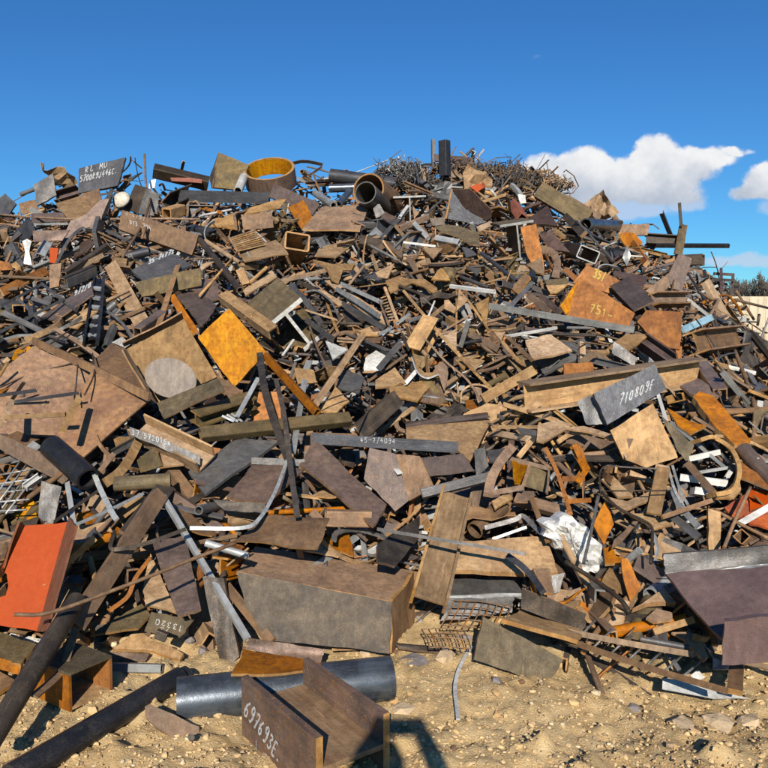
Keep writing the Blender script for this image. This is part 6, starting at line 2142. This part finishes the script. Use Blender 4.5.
def build_core():
    """what lies too deep or is too small to pick apart: a rough body and thousands of shards"""
    r = np.random.RandomState(3)
    xs = np.linspace(-13, 9.5, 190)
    ys = np.linspace(2.8, 19, 150)
    X, Y = np.meshgrid(xs, ys)
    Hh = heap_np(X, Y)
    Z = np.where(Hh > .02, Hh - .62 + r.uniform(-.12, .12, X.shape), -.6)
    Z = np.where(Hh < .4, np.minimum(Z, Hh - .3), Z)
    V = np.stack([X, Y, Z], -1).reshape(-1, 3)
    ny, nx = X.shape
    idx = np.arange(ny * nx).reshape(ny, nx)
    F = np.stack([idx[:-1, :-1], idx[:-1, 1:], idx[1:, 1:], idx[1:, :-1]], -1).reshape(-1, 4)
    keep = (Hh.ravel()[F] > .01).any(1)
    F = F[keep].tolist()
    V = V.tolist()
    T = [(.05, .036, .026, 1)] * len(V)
    rr = random.Random(12)
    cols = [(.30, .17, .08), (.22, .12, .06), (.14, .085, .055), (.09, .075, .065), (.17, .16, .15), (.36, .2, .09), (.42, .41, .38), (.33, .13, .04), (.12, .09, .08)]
    box = [(-1, -1, -1), (1, -1, -1), (1, 1, -1), (-1, 1, -1), (-1, -1, 1), (1, -1, 1), (1, 1, 1), (-1, 1, 1)]
    bf = [(0, 3, 2, 1), (4, 5, 6, 7), (0, 1, 5, 4), (1, 2, 6, 5), (2, 3, 7, 6), (3, 0, 4, 7)]
    for k in range(17000):
        y = 3.3 + 9.2 * rr.random() ** .8
        x = rr.uniform(-.62, .62) * y if rr.random() < .92 else rr.uniform(-12, 9)
        h = heap(x, y)
        if h < .05:
            continue
        L = .03 + .15 * rr.random() ** 1.6
        w = L * rr.uniform(.04, .2) + .003
        d = rr.choice((.004, .006, w * .5))
        M = Matrix.Rotation(rr.uniform(0, 6.3), 3, 'Z') @ Matrix.Rotation(rr.gauss(0, .7), 3, 'X') @ Matrix.Rotation(rr.gauss(0, .7), 3, 'Y')
        n = Vector((0, -.4, .9))
        c = Vector((x, y, h)) + n * (rr.uniform(-.6, -.06) if h > .3 else rr.uniform(-.12, .0))
        col = cols[rr.randrange(9)]
        g = rr.uniform(.6, 1.15)
        b = len(V)
        for p in box:
            q = M @ Vector((p[0] * L, p[1] * w, p[2] * d)) + c
            V.append((q.x, q.y, q.z))
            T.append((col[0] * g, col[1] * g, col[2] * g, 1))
        F += [tuple(i + b for i in f) for f in bf]
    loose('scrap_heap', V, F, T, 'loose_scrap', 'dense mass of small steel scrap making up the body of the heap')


build_core()


# ------------------------------------------------------------------ the photographer, whose shadow falls on the sand
def person():
    J = {'pelvis': (-.10, -.52, .92), 'waist': (-.10, -.51, 1.08), 'chest': (-.10, -.50, 1.30), 'neck': (-.095, -.47, 1.47), 'head0': (-.09, -.44, 1.56),
         'head1': (-.09, -.43, 1.68), 'shl': (-.29, -.48, 1.40), 'ell': (-.33, -.27, 1.24), 'wrl': (-.13, -.07, 1.50), 'hal': (-.095, -.035, 1.56),
         'shr': (.09, -.48, 1.40), 'elr': (.22, -.26, 1.27), 'wrr': (.125, -.07, 1.51), 'har': (.092, -.035, 1.56),
         'hipl': (-.20, -.52, .86), 'knl': (-.22, -.50, .48), 'anl': (-.22, -.53, .09), 'tol': (-.23, -.38, .035),
         'hipr': (.0, -.52, .86), 'knr': (.03, -.50, .48), 'anr': (.03, -.54, .09), 'tor': (.05, -.39, .035)}
    R = {'pelvis': .15, 'waist': .135, 'chest': .155, 'neck': .058, 'head0': .082, 'head1': .088, 'shl': .085, 'ell': .062, 'wrl': .045, 'hal': .042,
         'shr': .085, 'elr': .058, 'wrr': .042, 'har': .042, 'hipl': .095, 'knl': .062, 'anl': .046, 'tol': .04, 'hipr': .095, 'knr': .062, 'anr': .046, 'tor': .04}
    E = [('pelvis', 'waist'), ('waist', 'chest'), ('chest', 'neck'), ('neck', 'head0'), ('head0', 'head1'), ('chest', 'shl'), ('shl', 'ell'), ('ell', 'wrl'), ('wrl', 'hal'),
         ('chest', 'shr'), ('shr', 'elr'), ('elr', 'wrr'), ('wrr', 'har'), ('pelvis', 'hipl'), ('hipl', 'knl'), ('knl', 'anl'), ('anl', 'tol'), ('pelvis', 'hipr'), ('hipr', 'knr'), ('knr', 'anr'), ('anr', 'tor')]
    # fingers wrap the phone's short ends
    for s, h in ((-1, 'hal'), (1, 'har')):
        b = Vector(J[h])
        for k in range(4):
            z = 1.575 + .016 * k
            J['f%d%d' % (s, k)] = (s * .090, -.004, z)
            J['g%d%d' % (s, k)] = (s * .068, .0 - .004, z + .003)
            R['f%d%d' % (s, k)] = .009
            R['g%d%d' % (s, k)] = .008
            E += [(h, 'f%d%d' % (s, k)), ('f%d%d' % (s, k), 'g%d%d' % (s, k))]
        J['t%d' % s] = (s * .06, -.034, 1.585)
        R['t%d' % s] = .010
        E.append((h, 't%d' % s))
    names = list(J)
    base = Vector((-.09, -.5, 0))
    me = bpy.data.meshes.new('person')
    me.from_pydata([tuple(Vector(J[n]) - base) for n in names], [(names.index(a), names.index(b)) for a, b in E], [])
    me.update()
    o = link('person', me, 'cloth', None, 'person in dark clothes holding a phone up with both hands', 'person')
    o.location = base
    sk = o.modifiers.new('skin', 'SKIN')
    for i, n in enumerate(names):
        o.data.skin_vertices[0].data[i].radius = (R[n], R[n])
        o.data.skin_vertices[0].data[i].use_root = (n == 'pelvis')
    ss = o.modifiers.new('sub', 'SUBSURF')
    ss.levels = ss.render_levels = 1
    bm = bmesh.new()
    bmesh.ops.create_uvsphere(bm, u_segments=16, v_segments=10, radius=.1)
    for v in bm.verts:
        v.co.z *= 1.15
        if v.co.y > .03 and v.co.z < .05:
            v.co.y = .03
    me2 = bpy.data.meshes.new('hair')
    bm.to_mesh(me2)
    bm.free()
    hr = link('hair', me2, 'hair', o)
    hr.location = Vector((-.09, -.46, 1.675)) - base
    # the phone: body, screen
    bm = bmesh.new()
    bmesh.ops.create_cube(bm, size=1)
    for v in bm.verts:
        v.co = Vector((v.co.x * .152, v.co.y * .009, v.co.z * .074))
    bmesh.ops.bevel(bm, geom=bm.edges[:], offset=.003, segments=2, affect='EDGES')
    me3 = bpy.data.meshes.new('phone')
    bm.to_mesh(me3)
    bm.free()
    ph = link('phone', me3, 'phone', None, 'black phone held level in both hands of the person', 'phone')
    ph.location = (0, -.016, 1.597)


person()
